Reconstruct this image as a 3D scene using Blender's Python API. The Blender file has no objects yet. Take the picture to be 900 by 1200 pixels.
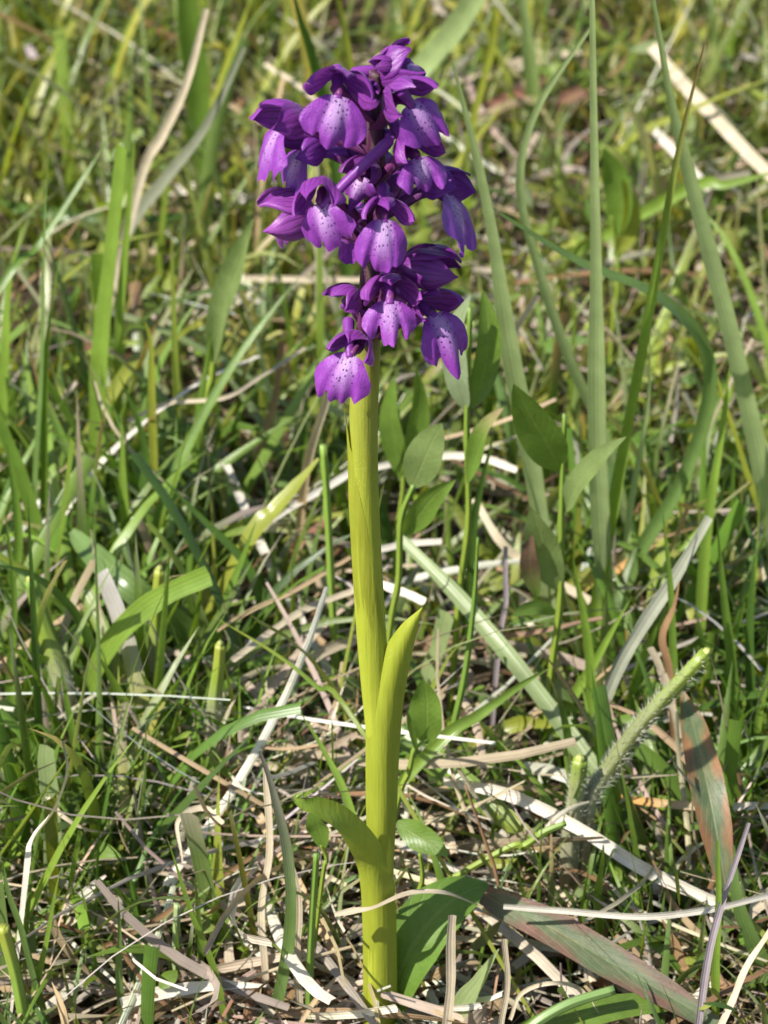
import bpy, math, random
import numpy as np
from mathutils import Matrix, Vector

# ------------------------------------------------------------------ camera, sky, sun, exposure
U = 0.01                                   # everything below is written in centimetres
PITCH = math.radians(30.0)
HALF = math.radians(6.9)                   # half of the vertical field of view
DIST = 70.0
AIM = np.array([0.0, 0.0, 10.8])
FWD = np.array([0.0, math.cos(PITCH), -math.sin(PITCH)])
RIGHT = np.array([1.0, 0.0, 0.0])
UPV = np.cross(RIGHT, FWD)
CAM = AIM - FWD * DIST
TH = math.tan(HALF)

scene = bpy.context.scene
cd = bpy.data.cameras.new('camera')
cam = bpy.data.objects.new('camera', cd)
scene.collection.objects.link(cam)
cam.location = Vector(CAM * U)
cam.rotation_euler = (math.pi / 2 - PITCH, 0, 0)
cd.sensor_fit = 'VERTICAL'
cd.sensor_height = 24.0
cd.lens = 12.0 / TH
cd.clip_start = 0.01
cd.clip_end = 200.0
cd.dof.use_dof = True
cd.dof.focus_distance = 0.700
cd.dof.aperture_fstop = 28.0
scene.camera = cam

SUN_AZ = math.radians(59)                  # to the left of the camera's side
SUN_EL = math.radians(47)
SD = Vector((-math.sin(SUN_AZ) * math.cos(SUN_EL), -math.cos(SUN_AZ) * math.cos(SUN_EL), math.sin(SUN_EL)))
world = bpy.data.worlds.new('World')
scene.world = world
world.use_nodes = True
wn = world.node_tree.nodes
sky = wn.new('ShaderNodeTexSky')
sky.sky_type = 'NISHITA'
sky.sun_disc = False
sky.sun_elevation = SUN_EL
sky.sun_rotation = math.atan2(SD.x, SD.y)
bg = wn['Background']
bg.inputs['Strength'].default_value = 0.11
world.node_tree.links.new(sky.outputs[0], bg.inputs['Color'])
sl = bpy.data.lights.new('sun', 'SUN')
sl.energy = 5.0
sl.angle = math.radians(0.53)
sl.color = (1.0, 0.95, 0.86)
sun = bpy.data.objects.new('sun', sl)
sun.rotation_euler = SD.to_track_quat('Z', 'Y').to_euler()
scene.collection.objects.link(sun)
scene.view_settings.view_transform = 'Standard'
scene.view_settings.look = 'None'
scene.view_settings.exposure = 0.66
scene.view_settings.gamma = 1.0
scene.view_settings.use_curve_mapping = False
scene.cycles.max_bounces = 8
scene.cycles.transmission_bounces = 6

# ------------------------------------------------------------------ helpers
rng = np.random.default_rng(7)
random.seed(7)


def ray(px, py):
    d = FWD + RIGHT * ((px - 450) / 600 * TH) + UPV * ((600 - py) / 600 * TH)
    return d


def at(px, py, Y):
    d = ray(px, py)
    return CAM + d * ((Y - CAM[1]) / d[1])


def on(px, py, z=0.0):
    d = ray(px, py)
    return CAM + d * ((z - CAM[2]) / d[2])


def cm_per_px(p):
    return float(np.dot(np.asarray(p) - CAM, FWD)) * TH / 600.0


def catmull(P, n):
    P = np.asarray(P, float)
    if len(P) == 2:
        t = np.linspace(0, 1, n)[:, None]
        return P[0] * (1 - t) + P[1] * t
    A = np.vstack([2 * P[0] - P[1], P, 2 * P[-1] - P[-2]])
    m = len(P) - 1
    out = []
    for q in np.linspace(0, m, n):
        i = min(int(q), m - 1)
        t = q - i
        p0, p1, p2, p3 = A[i], A[i + 1], A[i + 2], A[i + 3]
        out.append(0.5 * (2 * p1 + (p2 - p0) * t + (2 * p0 - 5 * p1 + 4 * p2 - p3) * t * t + (3 * p1 - p0 - 3 * p2 + p3) * t ** 3))
    return np.array(out)


def nrm(v):
    return v / (np.linalg.norm(v, axis=-1, keepdims=True) + 1e-12)


WORLD = {}


def make_mesh(name, V, F, uv=None, col=None, smooth=True):
    """V (n,3) in metres, F list/array of quads or tris, uv per vertex, col per vertex"""
    me = bpy.data.meshes.new(name)
    V = np.asarray(V, np.float32)
    if isinstance(F, np.ndarray):
        nf, k = F.shape
        me.vertices.add(len(V))
        me.vertices.foreach_set('co', V.ravel())
        me.loops.add(nf * k)
        me.loops.foreach_set('vertex_index', F.astype(np.int32).ravel())
        me.polygons.add(nf)
        me.polygons.foreach_set('loop_start', np.arange(0, nf * k, k, dtype=np.int32))
        me.update(calc_edges=True)
    else:
        me.from_pydata(V.tolist(), [], F)
    li = np.empty(len(me.loops), np.int32)
    me.loops.foreach_get('vertex_index', li)
    if uv is not None:
        l = me.uv_layers.new(name='UVMap')
        l.data.foreach_set('uv', np.asarray(uv, np.float32)[li].ravel())
    if col is not None:
        c = np.ones((len(V), 4), np.float32)
        c[:, :3] = np.asarray(col, np.float32)[:, :3]
        a = me.color_attributes.new('Col', 'FLOAT_COLOR', 'POINT')
        a.data.foreach_set('color', c.ravel())
    if smooth:
        me.polygons.foreach_set('use_smooth', np.ones(len(me.polygons), bool))
    me.validate()
    return me


def put(name, V, F, mat, parent=None, uv=None, col=None, loc=None, M=None, smooth=True):
    """V in world centimetres; the object's own frame is M (metres) or a pure shift to loc"""
    V = np.asarray(V, float) * U
    if M is None:
        M = Matrix.Translation(Vector(np.asarray(loc if loc is not None else V[0] / U) * U))
    inv = np.array(M.inverted())
    L = V @ inv[:3, :3].T + inv[:3, 3]
    me = make_mesh(name, L, F, uv, col, smooth)
    me.materials.append(mat)
    o = bpy.data.objects.new(name, me)
    scene.collection.objects.link(o)
    if parent is not None:
        o.parent = parent
        o.matrix_local = WORLD[parent.name].inverted() @ M
    else:
        o.matrix_world = M
    WORLD[o.name] = M.copy()
    return o


def empty(name, loc):
    o = bpy.data.objects.new(name, None)
    o.empty_display_size = 0.01
    scene.collection.objects.link(o)
    o.location = Vector(np.asarray(loc) * U)
    WORLD[o.name] = Matrix.Translation(o.location)
    return o


def tag(o, label=None, cat=None, group=None, kind=None):
    if label: o['label'] = label
    if cat: o['category'] = cat
    if group: o['group'] = group
    if kind: o['kind'] = kind
    return o


def grid_faces(nr, nc, closed=False):
    i = np.arange(nr - 1)[:, None]
    j = np.arange(nc if closed else nc - 1)[None, :]
    a = i * nc + j
    b = i * nc + (j + 1) % nc
    return np.stack([a, b, b + nc, a + nc], -1).reshape(-1, 4)


def tube(path, rad, ns=10, ridge=0.0, nridge=5, twist=0.0, cap=True):
    path = np.asarray(path, float)
    n = len(path)
    rad = np.broadcast_to(np.asarray(rad, float), (n,))
    T = nrm(np.gradient(path, axis=0))
    ref = np.array([0.31, -0.9, 0.3])
    N = nrm(np.cross(T, ref))
    B = np.cross(T, N)
    a = np.linspace(0, 2 * math.pi, ns, endpoint=False)
    t = np.linspace(0, 1, n)[:, None]
    r = rad[:, None] * (1 + ridge * np.cos(nridge * (a[None, :] + twist * t)))
    V = path[:, None, :] + r[..., None] * (np.cos(a)[None, :, None] * N[:, None, :] + np.sin(a)[None, :, None] * B[:, None, :])
    V = V.reshape(-1, 3)
    F = grid_faces(n, ns, True).tolist()
    uv = np.stack([np.tile(a / (2 * math.pi), n), np.repeat(t[:, 0], ns)], -1)
    if cap:
        F.append(list(range(ns))[::-1])
        F.append([(n - 1) * ns + k for k in range(ns)])
    return V, F, uv


def ribbon(path, hw, face, roll=0.0, fold=0.25, nc=5, twist=0.0, curl=0.0, ruffle=0.0, phase=0.0):
    """a leaf or blade: face = direction its upper side looks to; fold = V fold or trough depth in half widths"""
    path = np.asarray(path, float)
    n = len(path)
    hw = np.asarray(hw, float)
    T = nrm(np.gradient(path, axis=0))
    t = np.linspace(0, 1, n)
    face = np.broadcast_to(np.asarray(face, float), (n, 3))
    Wv = nrm(np.cross(T, face))
    Nv = nrm(np.cross(Wv, T))
    ang = (roll + twist * t)[:, None]
    W2 = Wv * np.cos(ang) + Nv * np.sin(ang)
    N2 = nrm(np.cross(W2, T))
    s = np.linspace(-1, 1, nc)
    off = np.broadcast_to(np.asarray(fold, float), (n,))[:, None] * (np.abs(s) ** (1.15 if curl == 0 else 2.0))[None, :]
    V = path[:, None, :] + W2[:, None, :] * (hw[:, None] * s[None, :])[..., None] + N2[:, None, :] * (hw[:, None] * off)[..., None]
    if ruffle:
        V = V + N2[:, None, :] * (ruffle * hw[:, None] * np.abs(s)[None, :] * np.sin(phase + 9 * t[:, None] + 2.2 * np.sign(s)[None, :]))[..., None]
    uv = np.stack([np.tile((s + 1) / 2, n), np.repeat(t, nc)], -1)
    return V.reshape(-1, 3), grid_faces(n, nc).tolist(), uv


def vnoise(x, y, s, seed=0):
    g = np.random.default_rng(seed).random((64, 64))
    x = np.asarray(x) / s + 17.3
    y = np.asarray(y) / s + 9.1
    xi = np.floor(x).astype(int); yi = np.floor(y).astype(int)
    fx = x - xi; fy = y - yi
    fx = fx * fx * (3 - 2 * fx); fy = fy * fy * (3 - 2 * fy)
    q = lambda i, j: g[i % 64, j % 64]
    return (q(xi, yi) * (1 - fx) + q(xi + 1, yi) * fx) * (1 - fy) + (q(xi, yi + 1) * (1 - fx) + q(xi + 1, yi + 1) * fx) * fy


# ------------------------------------------------------------------ materials
def newmat(name):
    m = bpy.data.materials.new(name)
    m.use_nodes = True
    nt = m.node_tree
    nt.nodes.clear()
    out = nt.nodes.new('ShaderNodeOutputMaterial')
    return m, nt, out


def N(nt, typ, **kw):
    n = nt.nodes.new(typ)
    for k, v in kw.items():
        if k in n.inputs.keys() if isinstance(k, str) else False:
            n.inputs[k].default_value = v
        else:
            setattr(n, k, v)
    return n


def math_node(nt, op, a, b=None, c=None, clamp=False):
    n = nt.nodes.new('ShaderNodeMath')
    n.operation = op
    n.use_clamp = clamp
    for i, v in enumerate((a, b, c)):
        if v is None: continue
        if isinstance(v, (int, float)): n.inputs[i].default_value = v
        else: nt.links.new(v, n.inputs[i])
    return n.outputs[0]


def maprange(nt, v, a, b, c=0.0, d=1.0, smooth=True):
    n = nt.nodes.new('ShaderNodeMapRange')
    n.interpolation_type = 'SMOOTHSTEP' if smooth else 'LINEAR'
    nt.links.new(v, n.inputs[0])
    for i, q in enumerate((a, b, c, d)): n.inputs[i + 1].default_value = q
    return n.outputs[0]


def mixcol(nt, f, a, b, mode='MIX'):
    n = nt.nodes.new('ShaderNodeMix')
    n.data_type = 'RGBA'
    n.blend_type = mode
    for sock, v in ((n.inputs[0], f), (n.inputs[6], a), (n.inputs[7], b)):
        if isinstance(v, (int, float)): sock.default_value = v
        elif isinstance(v, tuple): sock.default_value = (*v, 1.0)
        else: nt.links.new(v, sock)
    return n.outputs[2]


def noise(nt, vec, scale, detail=3.0, rough=0.6):
    n = nt.nodes.new('ShaderNodeTexNoise')
    n.inputs['Scale'].default_value = scale
    n.inputs['Detail'].default_value = detail
    n.inputs['Roughness'].default_value = rough
    if vec is not None: nt.links.new(vec, n.inputs['Vector'])
    return n.outputs['Fac']


def scaled(nt, vec, s):
    n = nt.nodes.new('ShaderNodeMapping')
    n.inputs['Scale'].default_value = s
    nt.links.new(vec, n.inputs['Vector'])
    return n.outputs[0]


def finish(nt, out, colour, rough, trans, spec=0.5, bump=None, bump_d=0.0003, tcol=None, sheen=0.0):
    p = nt.nodes.new('ShaderNodeBsdfPrincipled')
    if isinstance(colour, tuple): p.inputs['Base Color'].default_value = (*colour, 1)
    else: nt.links.new(colour, p.inputs['Base Color'])
    if isinstance(rough, float): p.inputs['Roughness'].default_value = rough
    else: nt.links.new(rough, p.inputs['Roughness'])
    p.inputs['Specular IOR Level'].default_value = spec
    if sheen:
        p.inputs['Sheen Weight'].default_value = sheen
        p.inputs['Sheen Roughness'].default_value = 0.4
        p.inputs['Sheen Tint'].default_value = (0.9, 0.6, 1.0, 1)
    sh = p.outputs[0]
    if bump is not None:
        b = nt.nodes.new('ShaderNodeBump')
        b.inputs['Strength'].default_value = 1.0
        b.inputs['Distance'].default_value = bump_d
        nt.links.new(bump, b.inputs['Height'])
        nt.links.new(b.outputs[0], p.inputs['Normal'])
    if trans > 0:
        tr = nt.nodes.new('ShaderNodeBsdfTranslucent')
        nt.links.new(tcol if tcol is not None else colour, tr.inputs['Color'])
        mx = nt.nodes.new('ShaderNodeMixShader')
        mx.inputs[0].default_value = trans
        nt.links.new(sh, mx.inputs[1])
        nt.links.new(tr.outputs[0], mx.inputs[2])
        sh = mx.outputs[0]
    nt.links.new(sh, out.inputs['Surface'])


def blade_material(name, trans, rough, nveins, vein_amt, blotch, spec, bump_d=0.00012):
    m, nt, out = newmat(name)
    at_ = nt.nodes.new('ShaderNodeAttribute'); at_.attribute_name = 'Col'
    tc = nt.nodes.new('ShaderNodeTexCoord')
    uvn = nt.nodes.new('ShaderNodeSeparateXYZ'); nt.links.new(tc.outputs['UV'], uvn.inputs[0])
    wob = noise(nt, scaled(nt, tc.outputs['UV'], (3, 2.0, 1)), 3.0)
    u2 = math_node(nt, 'ADD', uvn.outputs[0], math_node(nt, 'MULTIPLY', wob, 0.02))
    vein = math_node(nt, 'SINE', math_node(nt, 'MULTIPLY', u2, nveins * 6.2832))
    vein01 = math_node(nt, 'MULTIPLY_ADD', vein, 0.5, 0.5)
    n1 = noise(nt, tc.outputs['Object'], 160.0, 4.0)
    n2 = noise(nt, scaled(nt, tc.outputs['UV'], (30, 3.0, 1)), 2.0, 5.0)
    val = math_node(nt, 'MULTIPLY_ADD', math_node(nt, 'SUBTRACT', n1, 0.5), blotch, 1.0)
    val = math_node(nt, 'MULTIPLY', val, math_node(nt, 'MULTIPLY_ADD', vein01, vein_amt, 1.0 - vein_amt * 0.5))
    val = math_node(nt, 'MULTIPLY', val, math_node(nt, 'MULTIPLY_ADD', math_node(nt, 'SUBTRACT', n2, 0.5), blotch * 0.9, 1.0))
    mul = nt.nodes.new('ShaderNodeVectorMath'); mul.operation = 'SCALE'
    nt.links.new(at_.outputs['Color'], mul.inputs[0]); nt.links.new(val, mul.inputs['Scale'])
    col = mul.outputs[0]
    tcol = mixcol(nt, 1.0, col, (1.25, 1.15, 0.45), 'MULTIPLY')
    finish(nt, out, col, rough, trans, spec, vein01, bump_d, tcol)
    return m


M_GRASS = blade_material('grass_blade', 0.40, 0.33, 5.0, 0.12, 0.7, 0.65, 0.00003)
def herb_material():
    m, nt, out = newmat('herb_leaf')
    at_ = nt.nodes.new('ShaderNodeAttribute'); at_.attribute_name = 'Col'
    tc = nt.nodes.new('ShaderNodeTexCoord')
    sx = nt.nodes.new('ShaderNodeSeparateXYZ'); nt.links.new(tc.outputs['UV'], sx.inputs[0])
    d = math_node(nt, 'ABSOLUTE', math_node(nt, 'SUBTRACT', sx.outputs[0], 0.5))
    rib = maprange(nt, d, 0.045, 0.012)
    wob = noise(nt, scaled(nt, tc.outputs['UV'], (4, 4, 1)), 2.0)
    side = math_node(nt, 'SINE', math_node(nt, 'ADD', math_node(nt, 'MULTIPLY', math_node(nt, 'SUBTRACT', sx.outputs[1], math_node(nt, 'MULTIPLY', d, 0.55)), 62.0), math_node(nt, 'MULTIPLY', wob, 6.0)))
    sv = maprange(nt, side, 0.72, 1.0)
    n1 = noise(nt, tc.outputs['Object'], 220.0, 4.0)
    n2 = noise(nt, tc.outputs['Object'], 1500.0, 3.0)
    val = math_node(nt, 'MULTIPLY_ADD', math_node(nt, 'SUBTRACT', n1, 0.5), 0.75, 1.0)
    val = math_node(nt, 'MULTIPLY', val, math_node(nt, 'MULTIPLY_ADD', math_node(nt, 'SUBTRACT', n2, 0.5), 0.35, 1.0))
    mul = nt.nodes.new('ShaderNodeVectorMath'); mul.operation = 'SCALE'
    nt.links.new(at_.outputs['Color'], mul.inputs[0]); nt.links.new(val, mul.inputs['Scale'])
    col = mixcol(nt, math_node(nt, 'MULTIPLY', rib, 0.22), mul.outputs[0], (0.30, 0.36, 0.12))
    col = mixcol(nt, math_node(nt, 'MULTIPLY', sv, 0.06), col, (0.30, 0.36, 0.12))
    tcol = mixcol(nt, 1.0, col, (1.25, 1.15, 0.45), 'MULTIPLY')
    h = math_node(nt, 'SUBTRACT', math_node(nt, 'MULTIPLY', n2, 0.5), math_node(nt, 'ADD', rib, math_node(nt, 'MULTIPLY', sv, 0.5)))
    rg = maprange(nt, n1, 0.3, 0.7, 0.36, 0.55)
    finish(nt, out, col, rg, 0.38, 0.5, h, 0.00006, tcol)
    return m


M_LEAF = herb_material()
M_STRAW = blade_material('dry_straw', 0.14, 0.62, 3.0, 0.07, 0.8, 0.3, 0.00005)
M_STALK = blade_material('green_stalk', 0.0, 0.42, 6.0, 0.12, 0.35, 0.45, 0.0001)


def soil_material():
    m, nt, out = newmat('soil')
    tc = nt.nodes.new('ShaderNodeTexCoord')
    a = noise(nt, tc.outputs['Object'], 45.0, 8.0, 0.7)
    b = noise(nt, tc.outputs['Object'], 400.0, 4.0, 0.7)
    c = mixcol(nt, maprange(nt, a, 0.35, 0.7), (0.045, 0.033, 0.021), (0.13, 0.092, 0.054))
    c = mixcol(nt, maprange(nt, b, 0.62, 0.78), c, (0.20, 0.14, 0.085))
    finish(nt, out, c, 0.9, 0.0, 0.2, math_node(nt, 'ADD', a, math_node(nt, 'MULTIPLY', b, 0.4)), 0.003)
    return m


M_SOIL = soil_material()


def orchid_stem_material(name, trans=0.0):
    m, nt, out = newmat(name)
    at_ = nt.nodes.new('ShaderNodeAttribute'); at_.attribute_name = 'Col'
    tc = nt.nodes.new('ShaderNodeTexCoord')
    n1 = noise(nt, scaled(nt, tc.outputs['Object'], (1, 1, 0.12)), 900.0, 3.0)
    n2 = noise(nt, tc.outputs['Object'], 120.0, 3.0)
    val = math_node(nt, 'MULTIPLY_ADD', math_node(nt, 'SUBTRACT', n1, 0.5), 0.28, 1.0)
    val = math_node(nt, 'MULTIPLY', val, math_node(nt, 'MULTIPLY_ADD', math_node(nt, 'SUBTRACT', n2, 0.5), 0.35, 1.0))
    mul = nt.nodes.new('ShaderNodeVectorMath'); mul.operation = 'SCALE'
    nt.links.new(at_.outputs['Color'], mul.inputs[0]); nt.links.new(val, mul.inputs['Scale'])
    vo = nt.nodes.new('ShaderNodeTexVoronoi'); vo.inputs['Scale'].default_value = 2000.0
    nt.links.new(tc.outputs['Object'], vo.inputs['Vector'])
    patch = maprange(nt, noise(nt, tc.outputs['Object'], 70.0, 2.0), 0.46, 0.62)
    dots = math_node(nt, 'MULTIPLY', maprange(nt, vo.outputs['Distance'], 0.30, 0.16), patch)
    col = mixcol(nt, math_node(nt, 'MULTIPLY', dots, 0.35), mul.outputs[0], (0.6, 0.58, 0.16))
    bl = maprange(nt, noise(nt, scaled(nt, tc.outputs['Object'], (1, 1, 0.5)), 520.0, 5.0, 0.65), 0.66, 0.74)
    col = mixcol(nt, math_node(nt, 'MULTIPLY', bl, 0.5), col, (0.16, 0.13, 0.02))
    rib = noise(nt, scaled(nt, tc.outputs['Object'], (1, 1, 0.03)), 1600.0, 2.0)
    col = mixcol(nt, math_node(nt, 'MULTIPLY', maprange(nt, rib, 0.45, 0.7), 0.22), col, (0.20, 0.26, 0.02))
    finish(nt, out, col, maprange(nt, n2, 0.3, 0.7, 0.42, 0.58), trans, 0.4, math_node(nt, 'ADD', n1, rib), 0.00012)
    return m


M_OSTEM = orchid_stem_material('orchid_stem')
M_OLEAF = orchid_stem_material('orchid_leaf', 0.22)


def petal_material():
    m, nt, out = newmat('sepal')
    tc = nt.nodes.new('ShaderNodeTexCoord')
    at_ = nt.nodes.new('ShaderNodeAttribute'); at_.attribute_name = 'Col'
    sx = nt.nodes.new('ShaderNodeSeparateXYZ'); nt.links.new(tc.outputs['UV'], sx.inputs[0])
    wob = noise(nt, scaled(nt, tc.outputs['UV'], (2, 1.5, 1)), 2.5)
    u2 = math_node(nt, 'ADD', sx.outputs[0], math_node(nt, 'MULTIPLY', wob, 0.10))
    st = math_node(nt, 'SINE', math_node(nt, 'MULTIPLY', u2, 6.2832 * 6))
    vein = maprange(nt, st, 0.55, 1.0)
    vein = math_node(nt, 'MULTIPLY', vein, math_node(nt, 'MULTIPLY', maprange(nt, sx.outputs[1], 1.0, 0.55), 0.62))
    n1 = noise(nt, tc.outputs['Object'], 350.0, 3.0)
    fine = noise(nt, tc.outputs['Object'], 4000.0, 1.0)
    base = mixcol(nt, maprange(nt, n1, 0.3, 0.7), at_.outputs['Color'], mixcol(nt, 1.0, at_.outputs['Color'], (1.35, 1.5, 1.2), 'MULTIPLY'))
    col = mixcol(nt, vein, base, (0.07, 0.008, 0.06))
    finish(nt, out, col, 0.42, 0.24, 0.42, math_node(nt, 'ADD', math_node(nt, 'MULTIPLY', fine, 0.5), math_node(nt, 'MULTIPLY', st, 0.15)), 0.00008, None, 0.12)
    return m


def lip_material():
    m, nt, out = newmat('lip')
    tc = nt.nodes.new('ShaderNodeTexCoord')
    at_ = nt.nodes.new('ShaderNodeAttribute'); at_.attribute_name = 'Col'
    oi = nt.nodes.new('ShaderNodeObjectInfo')
    sx = nt.nodes.new('ShaderNodeSeparateXYZ'); nt.links.new(tc.outputs['UV'], sx.inputs[0])
    s = math_node(nt, 'ABSOLUTE', math_node(nt, 'SUBTRACT', sx.outputs[0], 0.5))      # 0 on the midline .. 0.5 at the edge
    nz = noise(nt, tc.outputs['Object'], 280.0, 3.0)
    sw = math_node(nt, 'ADD', s, math_node(nt, 'MULTIPLY', math_node(nt, 'SUBTRACT', nz, 0.5), 0.16))
    pale = math_node(nt, 'MULTIPLY', math_node(nt, 'MULTIPLY', maprange(nt, sw, 0.19, 0.0), maprange(nt, sx.outputs[1], 0.90, 0.25)), math_node(nt, 'MULTIPLY_ADD', oi.outputs['Random'], 0.5, 0.6))
    spotzone = math_node(nt, 'MULTIPLY', maprange(nt, s, 0.21, 0.13), maprange(nt, sx.outputs[1], 0.82, 0.55))
    mp = nt.nodes.new('ShaderNodeMapping')
    mp.inputs['Scale'].default_value = (19.0, 11.0, 1.0)
    nt.links.new(tc.outputs['UV'], mp.inputs['Vector'])
    rnd = nt.nodes.new('ShaderNodeCombineXYZ')
    nt.links.new(math_node(nt, 'MULTIPLY', oi.outputs['Random'], 37.0), rnd.inputs[0])
    nt.links.new(math_node(nt, 'MULTIPLY', oi.outputs['Random'], 91.0), rnd.inputs[1])
    nt.links.new(rnd.outputs[0], mp.inputs['Location'])
    vo = nt.nodes.new('ShaderNodeTexVoronoi'); vo.voronoi_dimensions = '2D'
    vo.inputs['Scale'].default_value = 1.0; vo.inputs['Randomness'].default_value = 1.0
    nt.links.new(mp.outputs[0], vo.inputs['Vector'])
    sep = nt.nodes.new('ShaderNodeSeparateColor'); nt.links.new(vo.outputs['Color'], sep.inputs[0])
    spots = math_node(nt, 'MULTIPLY', maprange(nt, math_node(nt, 'ADD', vo.outputs['Distance'], math_node(nt, 'MULTIPLY', sep.outputs[0], 0.30)), 0.34, 0.24), spotzone)
    n2 = noise(nt, scaled(nt, tc.outputs['UV'], (14, 2, 1)), 3.0, 4.0)
    base = mixcol(nt, maprange(nt, n2, 0.3, 0.75), at_.outputs['Color'], mixcol(nt, 1.0, at_.outputs['Color'], (1.35, 1.5, 1.25), 'MULTIPLY'))
    col = mixcol(nt, math_node(nt, 'MULTIPLY', pale, 0.80), base, (0.62, 0.42, 0.70))
    col = mixcol(nt, math_node(nt, 'MULTIPLY', spots, 0.92), col, (0.075, 0.006, 0.11))
    fine = noise(nt, tc.outputs['Object'], 4200.0, 1.0)
    finish(nt, out, col, 0.40, 0.24, 0.42, math_node(nt, 'ADD', math_node(nt, 'MULTIPLY', n2, 0.6), fine), 0.00010, None, 0.15)
    return m


M_PETAL = petal_material()
M_LIP = lip_material()

# ------------------------------------------------------------------ ground
def build_ground():
    h = np.concatenate([-np.geomspace(6000, 62, 14), np.linspace(-60, 60, 121), np.geomspace(62, 6000, 14)])
    X, Y = np.meshgrid(h, h + 20, indexing='ij')
    Z = (vnoise(X, Y, 6, 1) - 0.5) * 1.0 + (vnoise(X, Y, 2.2, 2) - 0.5) * 0.6 - 0.35
    V = np.stack([X, Y, Z], -1).reshape(-1, 3)
    n = len(h)
    o = put('ground', V, grid_faces(n, n)[:, ::-1].copy(), M_SOIL, loc=(0, 20, 0))
    tag(o, 'dark brown soil under the grass and straw', None, None, 'structure')


build_ground()

# ------------------------------------------------------------------ fill: uncountable grass, straw, litter, ground cover
def fill(name, label, cat, mat, P, L, W, az, tilt, bend, col, tip=None, nseg=6, fold=0.3, twist=None, z0=None, cut=None, shape='blade', azbend=None):
    n = len(P)
    t = np.linspace(0, 1, nseg + 1)
    th = tilt[:, None] + bend[:, None] * t[None, :] ** 1.4
    azz = az[:, None] + (azbend[:, None] * t[None, :] if azbend is not None else 0)
    D = np.stack([np.sin(th) * np.cos(azz), np.sin(th) * np.sin(azz), np.cos(th)], -1)
    step = (L / nseg)[:, None, None]
    pos = np.concatenate([np.zeros((n, 1, 3)), np.cumsum((D[:, :-1] + D[:, 1:]) / 2 * step, axis=1)], 1)
    pos[..., 0] += P[:, 0, None]
    pos[..., 1] += P[:, 1, None]
    pos[..., 2] += (z0 if z0 is not None else np.full(n, -0.3))[:, None]
    lo = 0.05 + 0.25 * rng.random(n)[:, None]
    pos[..., 2] = np.where(t[None, :] > 0.15, np.maximum(pos[..., 2], lo * t[None, :]), pos[..., 2])
    Wv = np.stack([-np.sin(azz), np.cos(azz), np.zeros_like(azz)], -1)
    Nv = np.cross(Wv, D)
    tw = (rng.normal(0, 0.5, n) if twist is None else twist)[:, None] * (0.3 + t[None, :])
    W2 = Wv * np.cos(tw)[..., None] + Nv * np.sin(tw)[..., None]
    N2 = np.cross(W2, D)
    if shape == 'blade':
        prof = np.clip(1 - t ** 2.4, 0.02, 1) * (0.72 + 0.28 * np.minimum(1, t * 4))
        prof = np.broadcast_to(prof, (n, nseg + 1)).copy()
        if cut is not None:
            prof[cut] = 0.72 + 0.28 * np.minimum(1, t * 4)
    elif shape == 'straw':
        prof = np.broadcast_to(0.75 + 0.25 * np.sin(math.pi * t), (n, nseg + 1)).copy()
    else:
        prof = np.broadcast_to(np.sin(math.pi * np.clip(t * 0.92 + 0.06, 0, 1)) ** 0.8, (n, nseg + 1)).copy()
    hw = W[:, None] / 2 * prof
    s = np.array([-1.0, 0.0, 1.0])
    V = pos[:, :, None, :] + W2[:, :, None, :] * (hw[..., None] * s)[..., None] + N2[:, :, None, :] * (hw[..., None] * fold * np.abs(s))[..., None]
    nv = (nseg + 1) * 3
    F0 = grid_faces(nseg + 1, 3)
    F = (F0[None] + (np.arange(n) * nv)[:, None, None]).reshape(-1, 4)
    uv = np.tile(np.stack([np.tile((s + 1) / 2, nseg + 1), np.repeat(t, 3)], -1), (n, 1))
    C = np.repeat(col[:, None, :], nseg + 1, 1)
    if tip is not None:
        k = np.clip((t[None, :, None] - tip[1][:, None, None]) * 4, 0, 1)
        C = C * (1 - k) + tip[0][:, None, :] * k
    C = np.repeat(C[:, :, None, :], 3, 2).reshape(-1, 3)
    o = put(name, V.reshape(-1, 3), F, mat, uv=uv, col=C, loc=(0, 20, 0))
    tag(o, label, cat, None, 'stuff')
    return o


def scatter(n, x0, x1, y0, y1):
    return np.stack([rng.uniform(x0, x1, n), rng.uniform(y0, y1, n)], -1)


def pick(pal, wts, n, jit=0.18):
    pal = np.array(pal, float)
    c = pal[rng.choice(len(pal), n, p=np.array(wts) / np.sum(wts))]
    return c * (1 + rng.normal(0, jit, (n, 1))).clip(0.5, 1.6) * (1 + rng.normal(0, 0.05, (n, 3)))


def frame_mask(P, m=3.0):
    """inside the photographed wedge plus a margin"""
    d = P[:, 1] + 60.6
    return (np.abs(P[:, 0]) < d * 0.105 + m)


SX = 0.0   # stem foot
def open_zone(P, L):
    """nothing tall directly in front of the orchid; short growth towards the camera"""
    x, y = P[:, 0], P[:, 1]
    lim = np.where(y < 1.0, np.where(np.abs(x) < 2.6, 0.9, 2.6), 99.0)
    lim = np.where((y < -4.0), np.minimum(lim, 1.8), lim)
    lim = np.where((y < 6) & (y >= 1.0) & (np.abs(x) < 4), np.minimum(lim, 4.0), lim)
    return np.minimum(L, lim)


GP = [(0.13, 0.215, 0.030), (0.21, 0.27, 0.040), (0.15, 0.22, 0.060), (0.26, 0.31, 0.13), (0.080, 0.15, 0.026), (0.29, 0.31, 0.06)]
SP = [(0.46, 0.38, 0.265), (0.36, 0.265, 0.155), (0.33, 0.28, 0.225), (0.60, 0.55, 0.45), (0.20, 0.115, 0.06), (0.40, 0.32, 0.26)]


CG1, CG2, CG3 = (0.13, 0.23, 0.034), (0.18, 0.29, 0.044), (0.10, 0.18, 0.03)


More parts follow.
